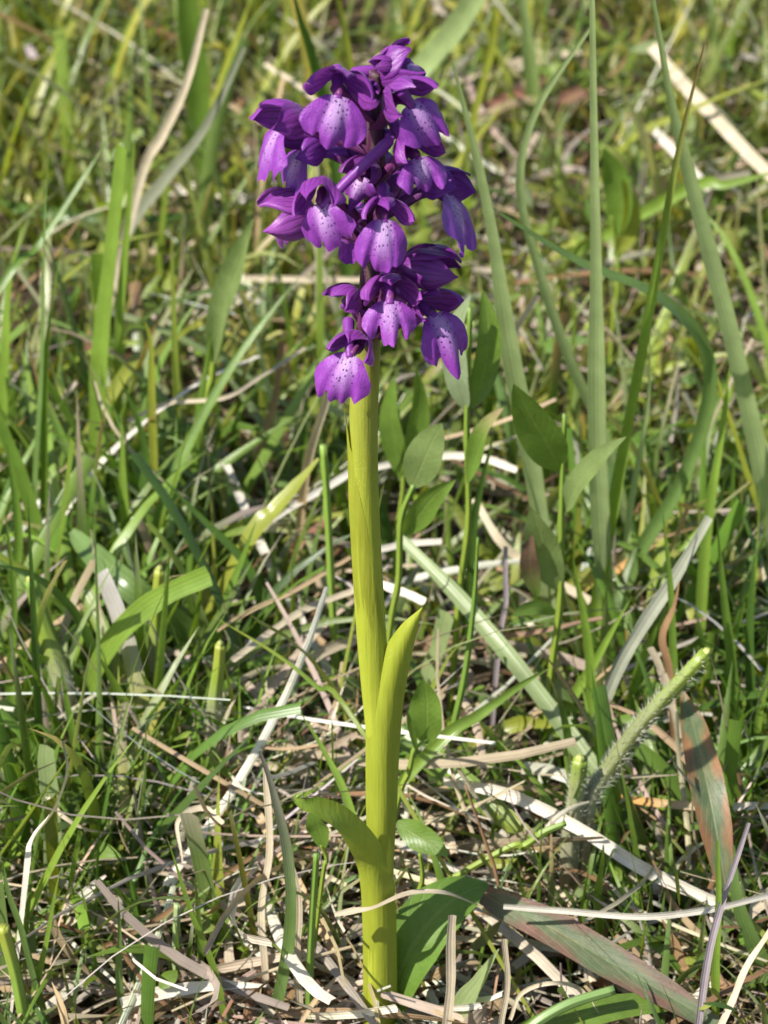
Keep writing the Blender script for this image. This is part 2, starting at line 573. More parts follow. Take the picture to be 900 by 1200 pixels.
def build_fill():
    # green grass
    Pc = scatter(17500, -19, 19, -7, 58)
    Pc = Pc[frame_mask(Pc)]
    clump = 0.55 * vnoise(Pc[:, 0], Pc[:, 1], 3.2, 5) + 0.45 * vnoise(Pc[:, 0], Pc[:, 1], 1.1, 6)
    straw_zone = 1.4 * np.exp(-(((Pc[:, 0] + 2.0) / 2.1) ** 2 + ((Pc[:, 1] - 3.0) / 4.0) ** 2)) + 0.8 * np.exp(-(((Pc[:, 0] - 3.8) / 2.6) ** 2 + ((Pc[:, 1] - 1.0) / 2.5) ** 2))
    keep = rng.random(len(Pc)) < np.clip((clump - 0.22) * 1.9, 0.05, 1) * np.interp(Pc[:, 1], [8, 20], [0.68, 1.25]) * (1 - 0.68 * np.clip(straw_zone, 0, 1))
    Pc = Pc[keep]
    Po = np.vstack([scatter(5200, -70, 70, -25, 110), scatter(19000, -44, 44, -14, 90)])
    Po = Po[~frame_mask(Po)]
    Pl = np.vstack([scatter(230, -9, -3.6, 3.5, 19), scatter(200, 3.0, 10, 4, 19)])
    nb = len(Pl)
    Pl = np.vstack([Pl, scatter(300, -7, -0.9, 1.2, 9), scatter(240, 1.2, 8, 1.2, 9)])
    nx = len(Pl)
    P = np.vstack([Pc, Po, Pl])
    n = len(P)
    L = rng.gamma(4.5, 0.80, n).clip(1.0, 8.0)
    L[-nx:] = np.where(np.arange(nx) < nb, rng.uniform(3.2, 6.8, nx), rng.uniform(2.0, 4.6, nx))
    L = L * (0.75 + 0.25 * (P[:, 0] < 0)) * np.interp(P[:, 1], [16, 30], [1.0, 0.95])
    L = open_zone(P, L)
    W = (0.15 + 0.24 * rng.random(n) ** 1.5) * np.clip(L / 3.4, 0.6, 1.1)
    W = W * np.where(rng.random(n) < 0.45, 0.55, 1.0) * np.interp(P[:, 1], [12, 26], [1.0, 0.85])
    W = np.where(frame_mask(P), W, W * 1.25)
    W[-nx:] = np.where(np.arange(nx) < nb, rng.uniform(0.15, 0.32, nx), rng.uniform(0.06, 0.13, nx))
    col = pick(GP, [3, 2.2, 2.2, 1.6, 1.2, 1.4], n)
    col[-nx:] = pick([CG1, CG2, CG3], [2, 2, 1], nx)
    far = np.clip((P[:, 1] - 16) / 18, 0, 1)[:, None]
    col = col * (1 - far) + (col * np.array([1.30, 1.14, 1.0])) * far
    tips = pick(SP, [1, 1, 1, 1, 1, 1], n)
    tipat = np.where(rng.random(n) < 0.28, rng.uniform(0.45, 0.9, n), 1.2)
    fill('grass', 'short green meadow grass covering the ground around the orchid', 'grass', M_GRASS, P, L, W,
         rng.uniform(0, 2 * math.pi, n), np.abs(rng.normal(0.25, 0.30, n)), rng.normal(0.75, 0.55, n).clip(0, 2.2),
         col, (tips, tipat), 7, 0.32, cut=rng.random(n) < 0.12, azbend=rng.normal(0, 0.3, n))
    # dry straw lying about
    Pc = scatter(5600, -19, 19, -7, 58)
    Pc = Pc[frame_mask(Pc)]
    cl = vnoise(Pc[:, 0], Pc[:, 1], 2.6, 11)
    sz = np.exp(-(((Pc[:, 0] + 1.9) / 2.4) ** 2 + ((Pc[:, 1] - 1.5) / 4.5) ** 2))
    Pc = Pc[rng.random(len(Pc)) < np.clip(cl * 1.1 - 0.22, 0.08, 1) + 0.55 * sz]
    Pe = np.vstack([scatter(430, -4.8, 0.5, -0.5, 7), scatter(110, 1.5, 7.5, 0.5, 5)])
    Po = np.vstack([scatter(3600, -70, 70, -25, 110), scatter(6500, -44, 44, -14, 90)])
    Po = Po[~frame_mask(Po)]
    P = np.vstack([Pc, Pe, Po])
    n = len(P)
    L = rng.gamma(4.0, 1.0, n).clip(1.0, 9)
    L = np.where(P[:, 1] < 1, np.minimum(L, 4.2), L)
    L = L * np.interp(P[:, 1], [14, 28], [1.0, 0.6])
    W = 0.07 + 0.17 * rng.random(n) ** 2.0
    W = W * np.where(rng.random(n) < 0.4, 0.5, 1.0)
    tilt = rng.normal(1.36, 0.18, n).clip(0.95, 1.7)
    tilt = np.where((P[:, 1] < 2.5), tilt.clip(1.42, 1.75), tilt)
    fill('dry_straw', 'loose dead straw lying tangled between the green grass', 'straw', M_STRAW, P, L, W,
         rng.uniform(0, 2 * math.pi, n), tilt, rng.normal(0.25, 0.5, n), pick(SP, [3, 2.0, 1.7, 2.0, 1.1, 1.5], n), None, 6, 0.35,
         z0=rng.gamma(1.5, 0.55, n).clip(0, 2.6) * np.where(P[:, 1] < 2.5, 0.35, 1), shape='straw', azbend=rng.normal(0, 0.7, n), twist=rng.normal(0, 1.2, n))
    # crumbled litter
    Pc = scatter(9500, -19, 19, -7, 58)
    Pc = Pc[frame_mask(Pc) & (rng.random(len(Pc)) < np.interp(Pc[:, 1], [10, 24], [1, 0.55]))]
    Po = np.vstack([scatter(3000, -70, 70, -25, 110), scatter(9000, -44, 44, -14, 90)])
    P = np.vstack([Pc, Po[~frame_mask(Po)]])
    n = len(P)
    fill('leaf_litter', 'crumbled brown and pale leaf litter on the soil', 'litter', M_STRAW, P, 0.35 + 0.9 * rng.random(n) ** 2, 0.10 + 0.28 * rng.random(n) ** 2,
         rng.uniform(0, 2 * math.pi, n), rng.normal(1.35, 0.35, n), rng.normal(0.5, 0.8, n), pick(SP, [1.2, 2, 1.5, 0.6, 3, 1.6], n), None, 4, 0.35,
         z0=rng.uniform(-0.15, 0.5, n), shape='leaf', twist=rng.normal(0, 1.0, n))
    # low round-leaved ground cover
    Pc = scatter(9500, -19, 19, -5, 58)
    Pc = Pc[frame_mask(Pc)]
    cl = vnoise(Pc[:, 0], Pc[:, 1], 3.5, 21)
    Pc = Pc[rng.random(len(Pc)) < np.clip((cl - 0.3) * 2.0, 0.04, 1) * np.clip(0.30 + Pc[:, 1] / 18, 0.15, 1.0)]
    Po = np.vstack([scatter(2400, -70, 70, -25, 110), scatter(11000, -44, 44, -14, 90)])
    P = np.vstack([Pc, Po[~frame_mask(Po)]])
    n = len(P)
    fill('ground_cover', 'low small-leaved green herbs carpeting the ground between the grass', 'ground cover', M_LEAF, P, 0.35 + 0.75 * rng.random(n) ** 1.5, 0.14 + 0.32 * rng.random(n) ** 1.5,
         rng.uniform(0, 2 * math.pi, n), rng.normal(0.95, 0.35, n), rng.normal(0.35, 0.4, n), pick(GP, [3, 3.5, 1.2, 1.2, 1.6, 2], n), None, 5, 0.22,
         z0=rng.gamma(2.0, 0.42, n).clip(0.05, 2.6), shape='leaf')


build_fill()

# ------------------------------------------------------------------ the orchid
C_STEM = np.array((0.33, 0.37, 0.032))
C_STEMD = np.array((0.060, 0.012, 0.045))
C_PUR = np.array((0.225, 0.038, 0.330))
C_DK = np.array((0.105, 0.013, 0.118))

STEM_PX = [(446, 1236, 0), (445, 1190, 0), (444, 1080, 0), (447, 960, 0), (446, 880, 0), (438, 780, 0), (432, 690, 0), (427, 590, 0), (426, 500, 0), (429, 430, 0),
           (434, 350, 0), (438, 270, 0), (440, 190, 0), (440, 120, 0), (440, 84, 0)]
stem_path = catmull([at(*p) for p in STEM_PX], 90)
foot = at(446, 1236, 0)
foot[2] = 0.0
orchid = empty('orchid', foot)
tag(orchid, 'purple spotted orchid spike on a thick yellow-green stem', 'orchid')


def axis_at(py):
    P = np.array([(p[0], p[1]) for p in STEM_PX], float)[::-1]
    x = np.interp(py, P[:, 1], P[:, 0])
    return at(x, py, 0.0)


def build_stem():
    t = np.linspace(0, 1, 90)
    py = np.interp(t, np.linspace(0, 1, len(STEM_PX)), [p[1] for p in STEM_PX])
    rad = np.interp(py, [84, 200, 380, 430, 480, 600, 760, 900, 1236], [0.10, 0.17, 0.20, 0.225, 0.235, 0.25, 0.25, 0.23, 0.235])
    V, F, uv = tube(stem_path, rad, 20, 0.018, 7, 1.5)
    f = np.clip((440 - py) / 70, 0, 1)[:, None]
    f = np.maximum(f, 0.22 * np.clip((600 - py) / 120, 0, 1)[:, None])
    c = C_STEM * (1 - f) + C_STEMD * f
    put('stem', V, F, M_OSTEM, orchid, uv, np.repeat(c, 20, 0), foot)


build_stem()


def orchid_leaf(name, pts, wpx, Y, col, fold, roll=0.0, face=(0, -1, 0.55), twist=0.0, n=34, mat=None, ruffle=0.0, nc=11):
    P = np.array([at(p[0], p[1], y) for p, y in zip(pts, Y)])
    path = catmull(P, n)
    hw = np.interp(np.linspace(0, 1, n), np.linspace(0, 1, len(wpx)), wpx) * 0.5
    hw = np.array([h * cm_per_px(p) for h, p in zip(hw, path)])
    V, F, uv = ribbon(path, hw, face, roll, fold, nc, twist, 1.0, ruffle)
    cc = np.atleast_2d(np.array(col, float))
    cc = np.stack([np.interp(np.linspace(0, 1, n), np.linspace(0, 1, len(cc)), cc[:, k]) for k in range(3)], -1)
    c = np.repeat(cc, nc, 0)
    return put(name, V, F, mat or M_OLEAF, orchid, uv, c, path[0])


# sheath with free tip on the right, thin upper sheath on the left, arching lower leaf, glossy basal leaf
orchid_leaf('sheath_leaf', [(446, 1050), (447, 950), (449, 865), (455, 812), (466, 768), (479, 738), (495, 712)], [27, 37, 41, 39, 32, 20, 1],
            [-0.21, -0.262, -0.30, -0.31, -0.31, -0.30, -0.27], (0.33, 0.375, 0.034), -0.72)
def upper_sheath():
    n, nc = 40, 13
    py = np.linspace(760, 474, n)
    R_ = np.interp(py, [474, 500, 540, 600, 680, 760], [-92, -66, -40, 2, 34, 80])
    L_ = np.interp(py, [474, 500, 540, 600, 760], [-97, -112, -125, -140, -170])
    peel = np.interp(py, [474, 500, 540, 600, 680, 760], [0.11, 0.045, 0.024, 0.012, 0.005, -0.01])
    rad = np.interp(py, [480, 600, 760], [0.235, 0.25, 0.25])
    V = []
    for k in range(n):
        c = axis_at(py[k])
        for j, q in enumerate(np.radians(np.linspace(L_[k], R_[k], nc))):
            e = 1 - 0.85 * (j / (nc - 1)) ** 3 if py[k] > 520 else 1.0
            V.append(c + (rad[k] + peel[k] * e) * np.array([math.sin(q), -math.cos(q), 0]))
    uv = np.stack([np.tile(np.linspace(0, 1, nc), n), np.repeat(np.linspace(0, 1, n), nc)], -1)
    put('sheath_leaf', V, grid_faces(n, nc).tolist(), M_OLEAF, orchid, uv, np.tile(np.array((0.325, 0.35, 0.032)), (len(V), 1)), axis_at(760))


upper_sheath()
orchid_leaf('sheath_leaf', [(446, 1240), (445, 1150), (444, 1085), (441, 1040), (434, 1005), (418, 978), (396, 958), (372, 946), (355, 943), (346, 935), (354, 929)],
            [40, 40, 40, 39, 36, 33, 30, 24, 13, 6, 2], [-0.24, -0.24, -0.25, -0.29, -0.42, -0.60, -0.78, -0.92, -1.02, -0.98, -0.94],
            [(0.33, 0.37, 0.032), (0.33, 0.37, 0.032), (0.30, 0.36, 0.032), (0.20, 0.29, 0.03), (0.15, 0.23, 0.028)],
            np.interp(np.linspace(0, 1, 50), [0, 0.35, 0.6, 1], [-0.62, -0.62, 0.25, 0.45]), 0.0, np.array([np.array([0, -1, 0.55]) * (1 - q) + np.array([0.25, -0.55, 0.8]) * q for q in np.clip((np.linspace(0, 1, 50) - 0.3) / 0.3, 0, 1)]),
            twist=0.25, n=50, ruffle=0.05)
orchid_leaf('basal_leaf', [(446, 1225), (462, 1160), (486, 1105), (515, 1068), (545, 1046), (572, 1036)], [20, 52, 74, 70, 46, 4],
            [0.1, 0.1, 0.3, 0.6, 0.9, 1.2], (0.13, 0.235, 0.032), 0.22, 0.0, tuple(np.array(SD) - FWD), ruffle=0.05, mat=M_LEAF)


# ---- flowers
def sepal_mesh(phi0, HW, tmax, a, r, flare, seed, tipcurl):
    nt_, ns_ = 12, 11
    q = np.linspace(0, 1, nt_)[:, None]
    s = np.linspace(-1, 1, ns_)[None, :]
    t = 0.10 + q * (tmax - 0.10)
    prof = np.clip(0.35 + 0.75 * np.sin(math.pi * np.clip(q, 0, 1) ** 0.85), 0, 1) * np.clip((1.0 - q ** 5.0), 0.06, 1)
    phi = phi0 + HW * prof * s
    rr = r * (1 + flare * q ** 2.2) * (1 + 0.07 * np.sin(seed + 5 * q + 3 * s)) * (1 + 0.03 * np.sin(11 * s + 2 * seed) * q) * (1 + 0.13 * q * np.abs(s) ** 2 * np.sin(seed * 2.1 + 4 * s))
    x = a * (-np.cos(t)) + a * tipcurl * q ** 3
    z = rr * np.sin(t) * np.cos(phi)
    y = rr * np.sin(t) * np.sin(phi)
    V = np.stack([x + 0.02 + 0 * s, y, z + 0.13], -1).reshape(-1, 3)
    uv = np.stack([np.broadcast_to((s + 1) / 2, (nt_, ns_)).ravel(), np.broadcast_to(q, (nt_, ns_)).ravel()], -1)
    return V, grid_faces(nt_, ns_), uv


def lip_mesh(seed, fold, length, width, droop, notch, asym):
    ns_, nv_ = 37, 18
    fold = fold * 0.95
    width = width * 1.16
    length = length * 1.0
    s = np.linspace(-1, 1, ns_)[None, :]
    v = np.linspace(0, 1, nv_)[:, None]
    ab = np.abs(s)
    rn = np.random.default_rng(int(seed * 5) + 9)
    nl, nr_ = rn.uniform(0.5, 1.7, 2)
    L = length * (1 - 0.58 * ab ** 2.7) * (1 - notch * np.where(s < 0, nl, nr_) * np.exp(-((ab - 0.30) / 0.075) ** 2)) * (1 + asym * s)
    r0 = np.random.default_rng(int(seed * 7) + 2)
    L = L * (1 + r0.uniform(-0.10, 0.10) * s) * (1 - r0.uniform(0.0, 0.10) * np.exp(-((s - r0.uniform(-0.8, 0.8)) / 0.10) ** 2))
    L = L * (1 + 0.022 * np.sin(19 * s + seed) + 0.035 * np.sin(8.3 * s + 2.3 * seed))
    d = v * L                                     # distance from the throat
    dn = d / length
    W = 0.17 + (width / 2 - 0.17) * np.clip(dn / 0.62, 0, 1) ** 0.72
    grow = np.clip(dn * 1.8, 0.35, 1)
    th = fold * s * grow
    R = W / (fold * grow)
    y = R * np.sin(th)
    back = R * (1 - np.cos(th))                   # side lobes bend back
    a0 = 0.55
    a = a0 + droop * np.clip(dn, 0, 1.1)          # angle below the horizontal
    k = np.linspace(0, 1.25, 60)
    ang = a0 + droop * k
    cx = np.concatenate([[0], np.cumsum(np.cos((ang[1:] + ang[:-1]) / 2) * np.diff(k))]) * length
    cz = np.concatenate([[0], -np.cumsum(np.sin((ang[1:] + ang[:-1]) / 2) * np.diff(k))]) * length
    px = np.interp(dn, k, cx); pz = np.interp(dn, k, cz)
    nx, nz = np.sin(a), np.cos(a)                 # outward normal of the lip
    ruf = 0.06 * dn ** 2 * np.sin(6 * s + seed * 1.7) + 0.034 * dn ** 3 * np.sin(15 * s + seed) + 0.015 * dn ** 4 * np.sin(31 * s + 2 * seed) - 0.085 * dn * np.exp(-((ab - 0.32) / 0.12) ** 2)
    rr = np.random.default_rng(int(seed * 13) + 5)
    cl, cr, tw, lob = rr.uniform(-0.30, 0.30), rr.uniform(-0.30, 0.30), rr.uniform(-0.45, 0.45), rr.uniform(-0.14, 0.22)
    side_curl = np.where(s < 0, cl, cr) * dn ** 2 * ab ** 1.5 + tw * s * dn ** 2 * 0.35 + lob * dn ** 3 * np.exp(-(s / 0.25) ** 2)
    off = -back + ruf + side_curl
    V = np.stack([0.03 + px + nx * off, y + 0 * dn, 0.10 + pz + nz * off], -1).reshape(-1, 3)
    uv = np.stack([np.broadcast_to(0.5 + 0.5 * s * W / (width / 2), (nv_, ns_)).ravel(), np.broadcast_to(dn, (nv_, ns_)).ravel()], -1)
    return V, grid_faces(nv_, ns_), uv


def flower(i, px, py, Y, az, pitch=0.0, roll=0.0, sc=1.0, hood=1.0, lip=True, fold=0.9, llen=0.82, lw=1.05, droop=1.25, notch=0.17, asym=0.0,
           flare=0.15, spur=None, spur_len=0.85, spur_up=0.35, spur_side=0.0, tint=(1, 1, 1), base=None, sep_t=(2.0, 2.15), dark=0.0, bract=True):
    rv = random.Random(i * 31 + 3)
    az, pitch, roll = az + rv.uniform(-9, 9), pitch + rv.uniform(-12, 8), roll + rv.uniform(-16, 16)
    sc = sc * rv.uniform(0.93, 1.08)
    al, pt, rl = (math.radians(q) for q in (az, pitch, roll))
    X = Vector((math.sin(al) * math.cos(pt), -math.cos(al) * math.cos(pt), -math.sin(pt)))
    Zr = Vector((0, 0, 1))
    Yv = Zr.cross(X).normalized()
    Zv = X.cross(Yv).normalized()
    Yr = Yv * math.cos(rl) + Zv * math.sin(rl)
    Zr = X.cross(Yr).normalized()
    c = at(px, py, Y)
    R = Matrix((X, Yr, Zr)).transposed()
    M = Matrix.Translation(Vector(c * U)) @ R.to_4x4()
    Rn = np.array(R)
    tow = lambda V: np.asarray(V) * sc @ Rn.T + c
    tint = np.array(tint)
    seed = i * 1.37 + 0.4
    # body: ovary and column, from the axis out to the back of the flower
    b = axis_at(base if base is not None else py + 26)
    back = tow([[-0.30, 0, 0.05]])[0]
    mid = b * 0.45 + back * 0.55 + np.array([0, 0, 0.10]) + (back - b) * np.array([0.12, 0.12, 0])
    pth = catmull([b, mid, back, tow([[-0.12, 0, 0.10]])[0], tow([[0.02, 0, 0.10]])[0]], 22)
    rad = np.interp(np.linspace(0, 1, 22), [0, 0.35, 0.7, 0.9, 1], [0.075, 0.105, 0.085, 0.075, 0.05]) * sc
    V, F, uv = tube(pth, rad, 12, 0.13, 3, 4.0)
    ctop = np.tile((C_DK * 1.15 + np.array((0.05, 0.02, 0.02))) * tint, (len(V), 1))
    fo = put('flower', V, F, M_PETAL, orchid, uv, ctop, M=M)
    # hood: three sepals
    a_, r_ = 0.46 * hood, 0.375 * hood
    csep = (C_PUR * 0.80 + C_DK * 0.22) * tint * (1 - 0.45 * dark) + C_DK * 0.35 * dark
    for (p0, hw, tm, fl, rr, tcv) in ((0.0, 0.80, sep_t[0], flare * 0.4, r_ * 0.96, 0.10), (1.28, 0.86, sep_t[1], flare, r_, 0.05), (-1.28, 0.86, sep_t[1], flare, r_, 0.05)):
        V, F, uv = sepal_mesh(p0, hw, tm, a_, rr, fl, seed + p0, tcv)
        put('sepal', tow(V), F, M_PETAL, fo, uv, np.tile(csep * (0.92 + 0.16 * random.random()), (len(V), 1)), M=M)
    if lip:
        V, F, uv = lip_mesh(i * 3 + 1, fold, llen, lw, droop, notch, asym)
        put('lip', tow(V), F, M_LIP, fo, uv, np.tile(C_PUR * tint, (len(V), 1)), M=M)
    # spur
    if spur is None:
        e = np.array([-0.12 - spur_len * math.cos(spur_up), spur_side, 0.05 + spur_len * math.sin(spur_up)])
        pts = [np.array([0.06, 0, 0.04]), np.array([-0.12, 0, 0.06]), np.array([-0.12, 0, 0.06]) * 0.45 + e * 0.55 + np.array([0, 0, -0.05]), e]
        pts = tow(pts)
    else:
        e = at(*spur)
        s0 = tow([[0.05, 0, 0.03]])[0]
        pts = [s0, s0 * 0.66 + e * 0.34 + np.array([0.0, 0, 0.03]), s0 * 0.33 + e * 0.67 + np.array([0, 0, 0.02]), e]
    pth = catmull(pts, 20)
    q = np.linspace(0, 1, 20)
    rad = (0.075 + 0.035 * q) * np.sqrt(np.clip(1 - np.clip((q - 0.86) / 0.14, 0, 1) ** 2, 0.01, 1)) * sc
    V, F, uv = tube(pth, rad, 12)
    put('spur', V, F, M_PETAL, fo, uv * np.array([0.05, 0.2]), np.tile(C_PUR * 0.85 * tint, (len(V), 1)), M=M)
    if bract:
        o_ = nrm((back - b) * np.array([1, 1, 0]))
        pb = catmull([b + np.array([0, 0, -0.05]), b + o_ * 0.22 + np.array([0, 0, 0.12]), b + o_ * 0.42 + np.array([0, 0, 0.42]), b + o_ * 0.50 + np.array([0, 0, 0.78])], 12)
        hw = np.array([0.13, 0.15, 0.16, 0.16, 0.15, 0.14, 0.12, 0.10, 0.08, 0.055, 0.03, 0.005])
        V, F, uv = ribbon(pb, hw, -o_ + np.array([0, 0, 0.3]), 0, 0.4, 5, 0.3, 1.0)
        put('bract', V, F, M_PETAL, fo, uv, np.tile(np.array((0.15, 0.035, 0.12)), (len(V), 1)), M=M)
    return fo


FL = [
    dict(px=395, py=118, Y=-0.85, az=8, pitch=6, roll=-12, fold=0.62, llen=0.84, lw=1.12, droop=0.95, flare=0.55, sep_t=(1.9, 2.0), spur=(395, 78, -0.15)),
    dict(px=474, py=84, Y=0.25, az=100, pitch=-25, roll=20, fold=1.0, llen=0.55, lw=0.8, spur=(409, 87, 0.1), sc=0.95),
    dict(px=480, py=126, Y=-0.75, az=48, pitch=8, roll=6, fold=1.15, llen=0.82, lw=1.1, droop=1.0, spur=(468, 104, -0.9), flare=0.3),
    dict(px=330, py=156, Y=-0.25, az=-60, pitch=0, roll=14, fold=0.7, llen=0.92, lw=1.05, droop=1.1, spur=(385, 163, 0.1), hood=1.12, flare=0.3),
    dict(px=356, py=184, Y=0.05, az=-52, pitch=12, fold=0.55, llen=0.80, lw=1.05, droop=1.0, spur=(425, 178, 0.2), tint=(0.85, 0.9, 1.0)),  # cooler, dimmer tint paints the shade on this flower into its colour
    dict(px=378, py=243, Y=-0.95, az=-12, pitch=14, roll=10, fold=0.75, llen=0.82, lw=1.05, droop=1.0, spur=(462, 160, -0.55), hood=1.05),
    dict(px=336, py=262, Y=-0.35, az=-82, pitch=6, roll=-4, hood=1.12, llen=0.5, lw=0.7, fold=1.2, droop=1.9, tint=(1.1, 1.3, 1.0), sep_t=(2.2, 2.3)),
    dict(px=449, py=262, Y=-1.05, az=2, pitch=18, fold=1.15, llen=0.90, lw=1.0, droop=0.75, flare=0.5, hood=0.85, spur=(449, 215, -0.35), notch=0.10),
    dict(px=489, py=190, Y=-0.55, az=28, pitch=10, fold=0.9, llen=0.60, lw=0.92, droop=1.1, notch=0.24),
    dict(px=522, py=234, Y=-0.05, az=58, pitch=0, roll=-26, fold=0.35, llen=0.98, lw=1.5, droop=0.8, dark=0.6, notch=0.22, tint=(0.85, 0.95, 1.05)),  # darkened hood and bluish tint: shade of the sunless side put into the colour
    dict(px=502, py=326, Y=-0.25, az=82, pitch=0, lip=False, hood=1.05, sep_t=(2.5, 2.6), dark=0.9, flare=-0.1),
    dict(px=508, py=374, Y=-0.55, az=42, pitch=6, roll=-8, fold=0.9, llen=0.95, lw=1.0, droop=1.35, hood=1.0, dark=0.3, spur=(455, 330, 0.0)),
    dict(px=457, py=358, Y=-0.95, az=6, pitch=10, fold=1.05, llen=0.66, lw=0.95, droop=1.0, notch=0.30, flare=0.45, hood=0.95, spur=(452, 312, -0.35), tint=(1.05, 1.1, 1)),
    dict(px=404, py=358, Y=-0.40, az=-55, pitch=30, sc=0.72, lip=False, hood=1.05, spur=(436, 372, -0.1), sep_t=(1.9, 1.9), flare=0.2),
    dict(px=411, py=420, Y=-0.80, az=-24, pitch=14, roll=4, fold=0.85, llen=0.98, lw=1.15, droop=1.25, notch=0.22, spur=(408, 372, -0.2), base=400),
    # apex buds and the far side of the spike
    dict(px=434, py=108, Y=-0.30, az=-10, pitch=-30, sc=0.42, lip=False, sep_t=(2.7, 2.7), flare=-0.1, bract=False, base=120),
    dict(px=448, py=82, Y=0.0, az=-60, pitch=-12, sc=0.50, lip=False, sep_t=(2.6, 2.6), flare=-0.1, dark=0.6, bract=False, base=98),
    dict(px=424, py=150, Y=0.75, az=200, pitch=5, fold=0.9),
    dict(px=452, py=215, Y=0.95, az=170, pitch=5, fold=0.8),
    dict(px=425, py=275, Y=0.90, az=195, pitch=8, fold=0.9),
    dict(px=455, py=340, Y=0.85, az=165, pitch=8, fold=0.9, llen=0.6),
    dict(px=424, py=210, Y=-0.30, az=-35, pitch=15, fold=0.9, sc=0.75, llen=0.6, dark=0.7, tint=(0.8, 0.8, 0.8)),
]
for i, f in enumerate(FL):
    flower(i, **f)

# ------------------------------------------------------------------ single blades, straws and herbs
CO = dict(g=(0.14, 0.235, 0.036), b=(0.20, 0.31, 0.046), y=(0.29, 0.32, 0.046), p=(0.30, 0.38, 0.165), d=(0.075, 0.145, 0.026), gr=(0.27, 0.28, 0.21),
          s=(0.50, 0.42, 0.30), w=(0.62, 0.57, 0.48), t=(0.47, 0.34, 0.20), br=(0.24, 0.14, 0.07), o=(0.38, 0.22, 0.07), r=(0.30, 0.13, 0.10),
          pu=(0.30, 0.25, 0.27), k=(0.06, 0.045, 0.04), bg=(0.15, 0.24, 0.068), st=(0.20, 0.27, 0.034), sl=(0.25, 0.25, 0.16), sm=(0.155, 0.175, 0.06))


def hero_path(pts, Y=None, z=None, lean=0.0, n=22, lying=False):
    m = len(pts)
    if z is not None:
        zz = np.interp(np.linspace(0, 1, m), np.linspace(0, 1, len(z)), z)
        P = np.array([on(p[0], p[1], h) for p, h in zip(pts, zz)])
    else:
        if Y is None:
            y0 = on(pts[0][0], pts[0][1], 0.0)[1]
            y0 = y0 if (y0 < 7 or lying) else 7 + (y0 - 7) * 0.62      # the foot stands nearer, hidden in the sward
            ys = [y0 + lean * k / (m - 1) for k in range(m)]
        else:
            ys = np.interp(np.linspace(0, 1, m), np.linspace(0, 1, len(Y)), Y)
        P = np.array([at(p[0], p[1], y) for p, y in zip(pts, ys)])
        if lying and np.abs(P[-1, 0] - P[0, 0]) > 0.6 * np.abs(P[-1, 2] - P[0, 2]):
            P = np.array([on(p[0], p[1], 3.2) if q[2] > 3.2 else q for p, q in zip(pts, P)])
        elif P[0, 2] > 0.4:                    # carry the hidden foot down into the ground
            T = nrm(P[1] - P[0])
            k = P[0, 2] / max(T[2], 0.35)
            P = np.vstack([[P[0, 0] - T[0] * k * 0.6, P[0, 1] - T[1] * k * 0.4, -0.25], P])
    return catmull(P, n)


def along(col, t):
    cs = [col] if isinstance(col, str) else col
    cs = np.array([CO[c] for c in cs])
    if len(cs) == 1:
        return np.tile(cs[0], (len(t), 1))
    x = np.linspace(0, 1, len(cs))
    return np.stack([np.interp(t, x, cs[:, k]) for k in range(3)], -1)


HC = [0]
FACE = nrm(-FWD * 0.6 + np.array(SD) * 0.4)


def blade(name, label, pts, w, col, cat='grass', Y=None, z=None, lean=0.0, cut=False, mat=None, roll=None, fold=0.35, twist=None, group=None, n=22, ruffle=0.0, parent=None):
    HC[0] += 1
    r_ = random.Random(HC[0] * 77)
    path = hero_path(pts, Y, z, lean, n, cat == 'straw')
    t = np.linspace(0, 1, n)
    if isinstance(w, (int, float)):
        w = [0.8 * w, w, w, 0.92 * w, 0.8 * w] if cut else [0.75 * w, w, w * 0.95, 0.78 * w, 0.5 * w, 0.04 * w]
    hw = np.interp(t, np.linspace(0, 1, len(w)), w) * 0.5
    roll = r_.uniform(-0.5, 0.5) if roll is None else roll
    twist = r_.uniform(-0.5, 0.5) if twist is None else twist
    hw = np.array([h * cm_per_px(p) for h, p in zip(hw, path)]) / max(0.6, math.cos(roll))
    ph = HC[0] * 1.3
    hw = hw * (1 + 0.05 * np.sin(t * 13 + ph) + 0.04 * np.sin(t * 29 + 2 * ph))
    path = path + RIGHT * (0.03 * np.sin(t * 7 + ph) * np.sin(math.pi * t))[:, None]
    V, F, uv = ribbon(path, hw, FACE, roll, fold, 5, twist, 0.0, ruffle or 0.06, HC[0])
    c = np.repeat(along(col, t), 5, 0) * r_.uniform(0.9, 1.12)
    if mat is None:
        first = col if isinstance(col, str) else col[len(col) // 2]
        mat = M_STRAW if first in ('s', 'w', 't', 'br', 'o', 'pu', 'k', 'r') else M_GRASS
    o = put(name, V, F, mat, parent, uv, c, path[0])
    if parent is None:
        tag(o, label, cat, group)
    return o


def stalk(name, label, pts, w, col, cat='grass', Y=None, z=None, lean=0.0, group=None, n=26, mat=None, parent=None, nodes=()):
    HC[0] += 1
    path = hero_path(pts, Y, z, lean, n)
    t = np.linspace(0, 1, n)
    ww = [w, w] if isinstance(w, (int, float)) else w
    r = np.interp(t, np.linspace(0, 1, len(ww)), ww) * 0.5
    r = np.array([h * cm_per_px(p) for h, p in zip(r, path)])
    for q in nodes:
        r = r * (1 + 0.22 * np.exp(-((t - q) / 0.018) ** 2))
    V, F, uv = tube(path, r, 10, 0.03, 5)
    first = col if isinstance(col, str) else col[0]
    mat = mat or (M_STRAW if first in ('s', 'w', 't', 'br', 'o', 'pu', 'k') else M_STALK)
    o = put(name, V, F, mat, parent, uv, np.repeat(along(col, t), 10, 0), path[0])
    if parent is None:
        tag(o, label, cat, group)
    return o


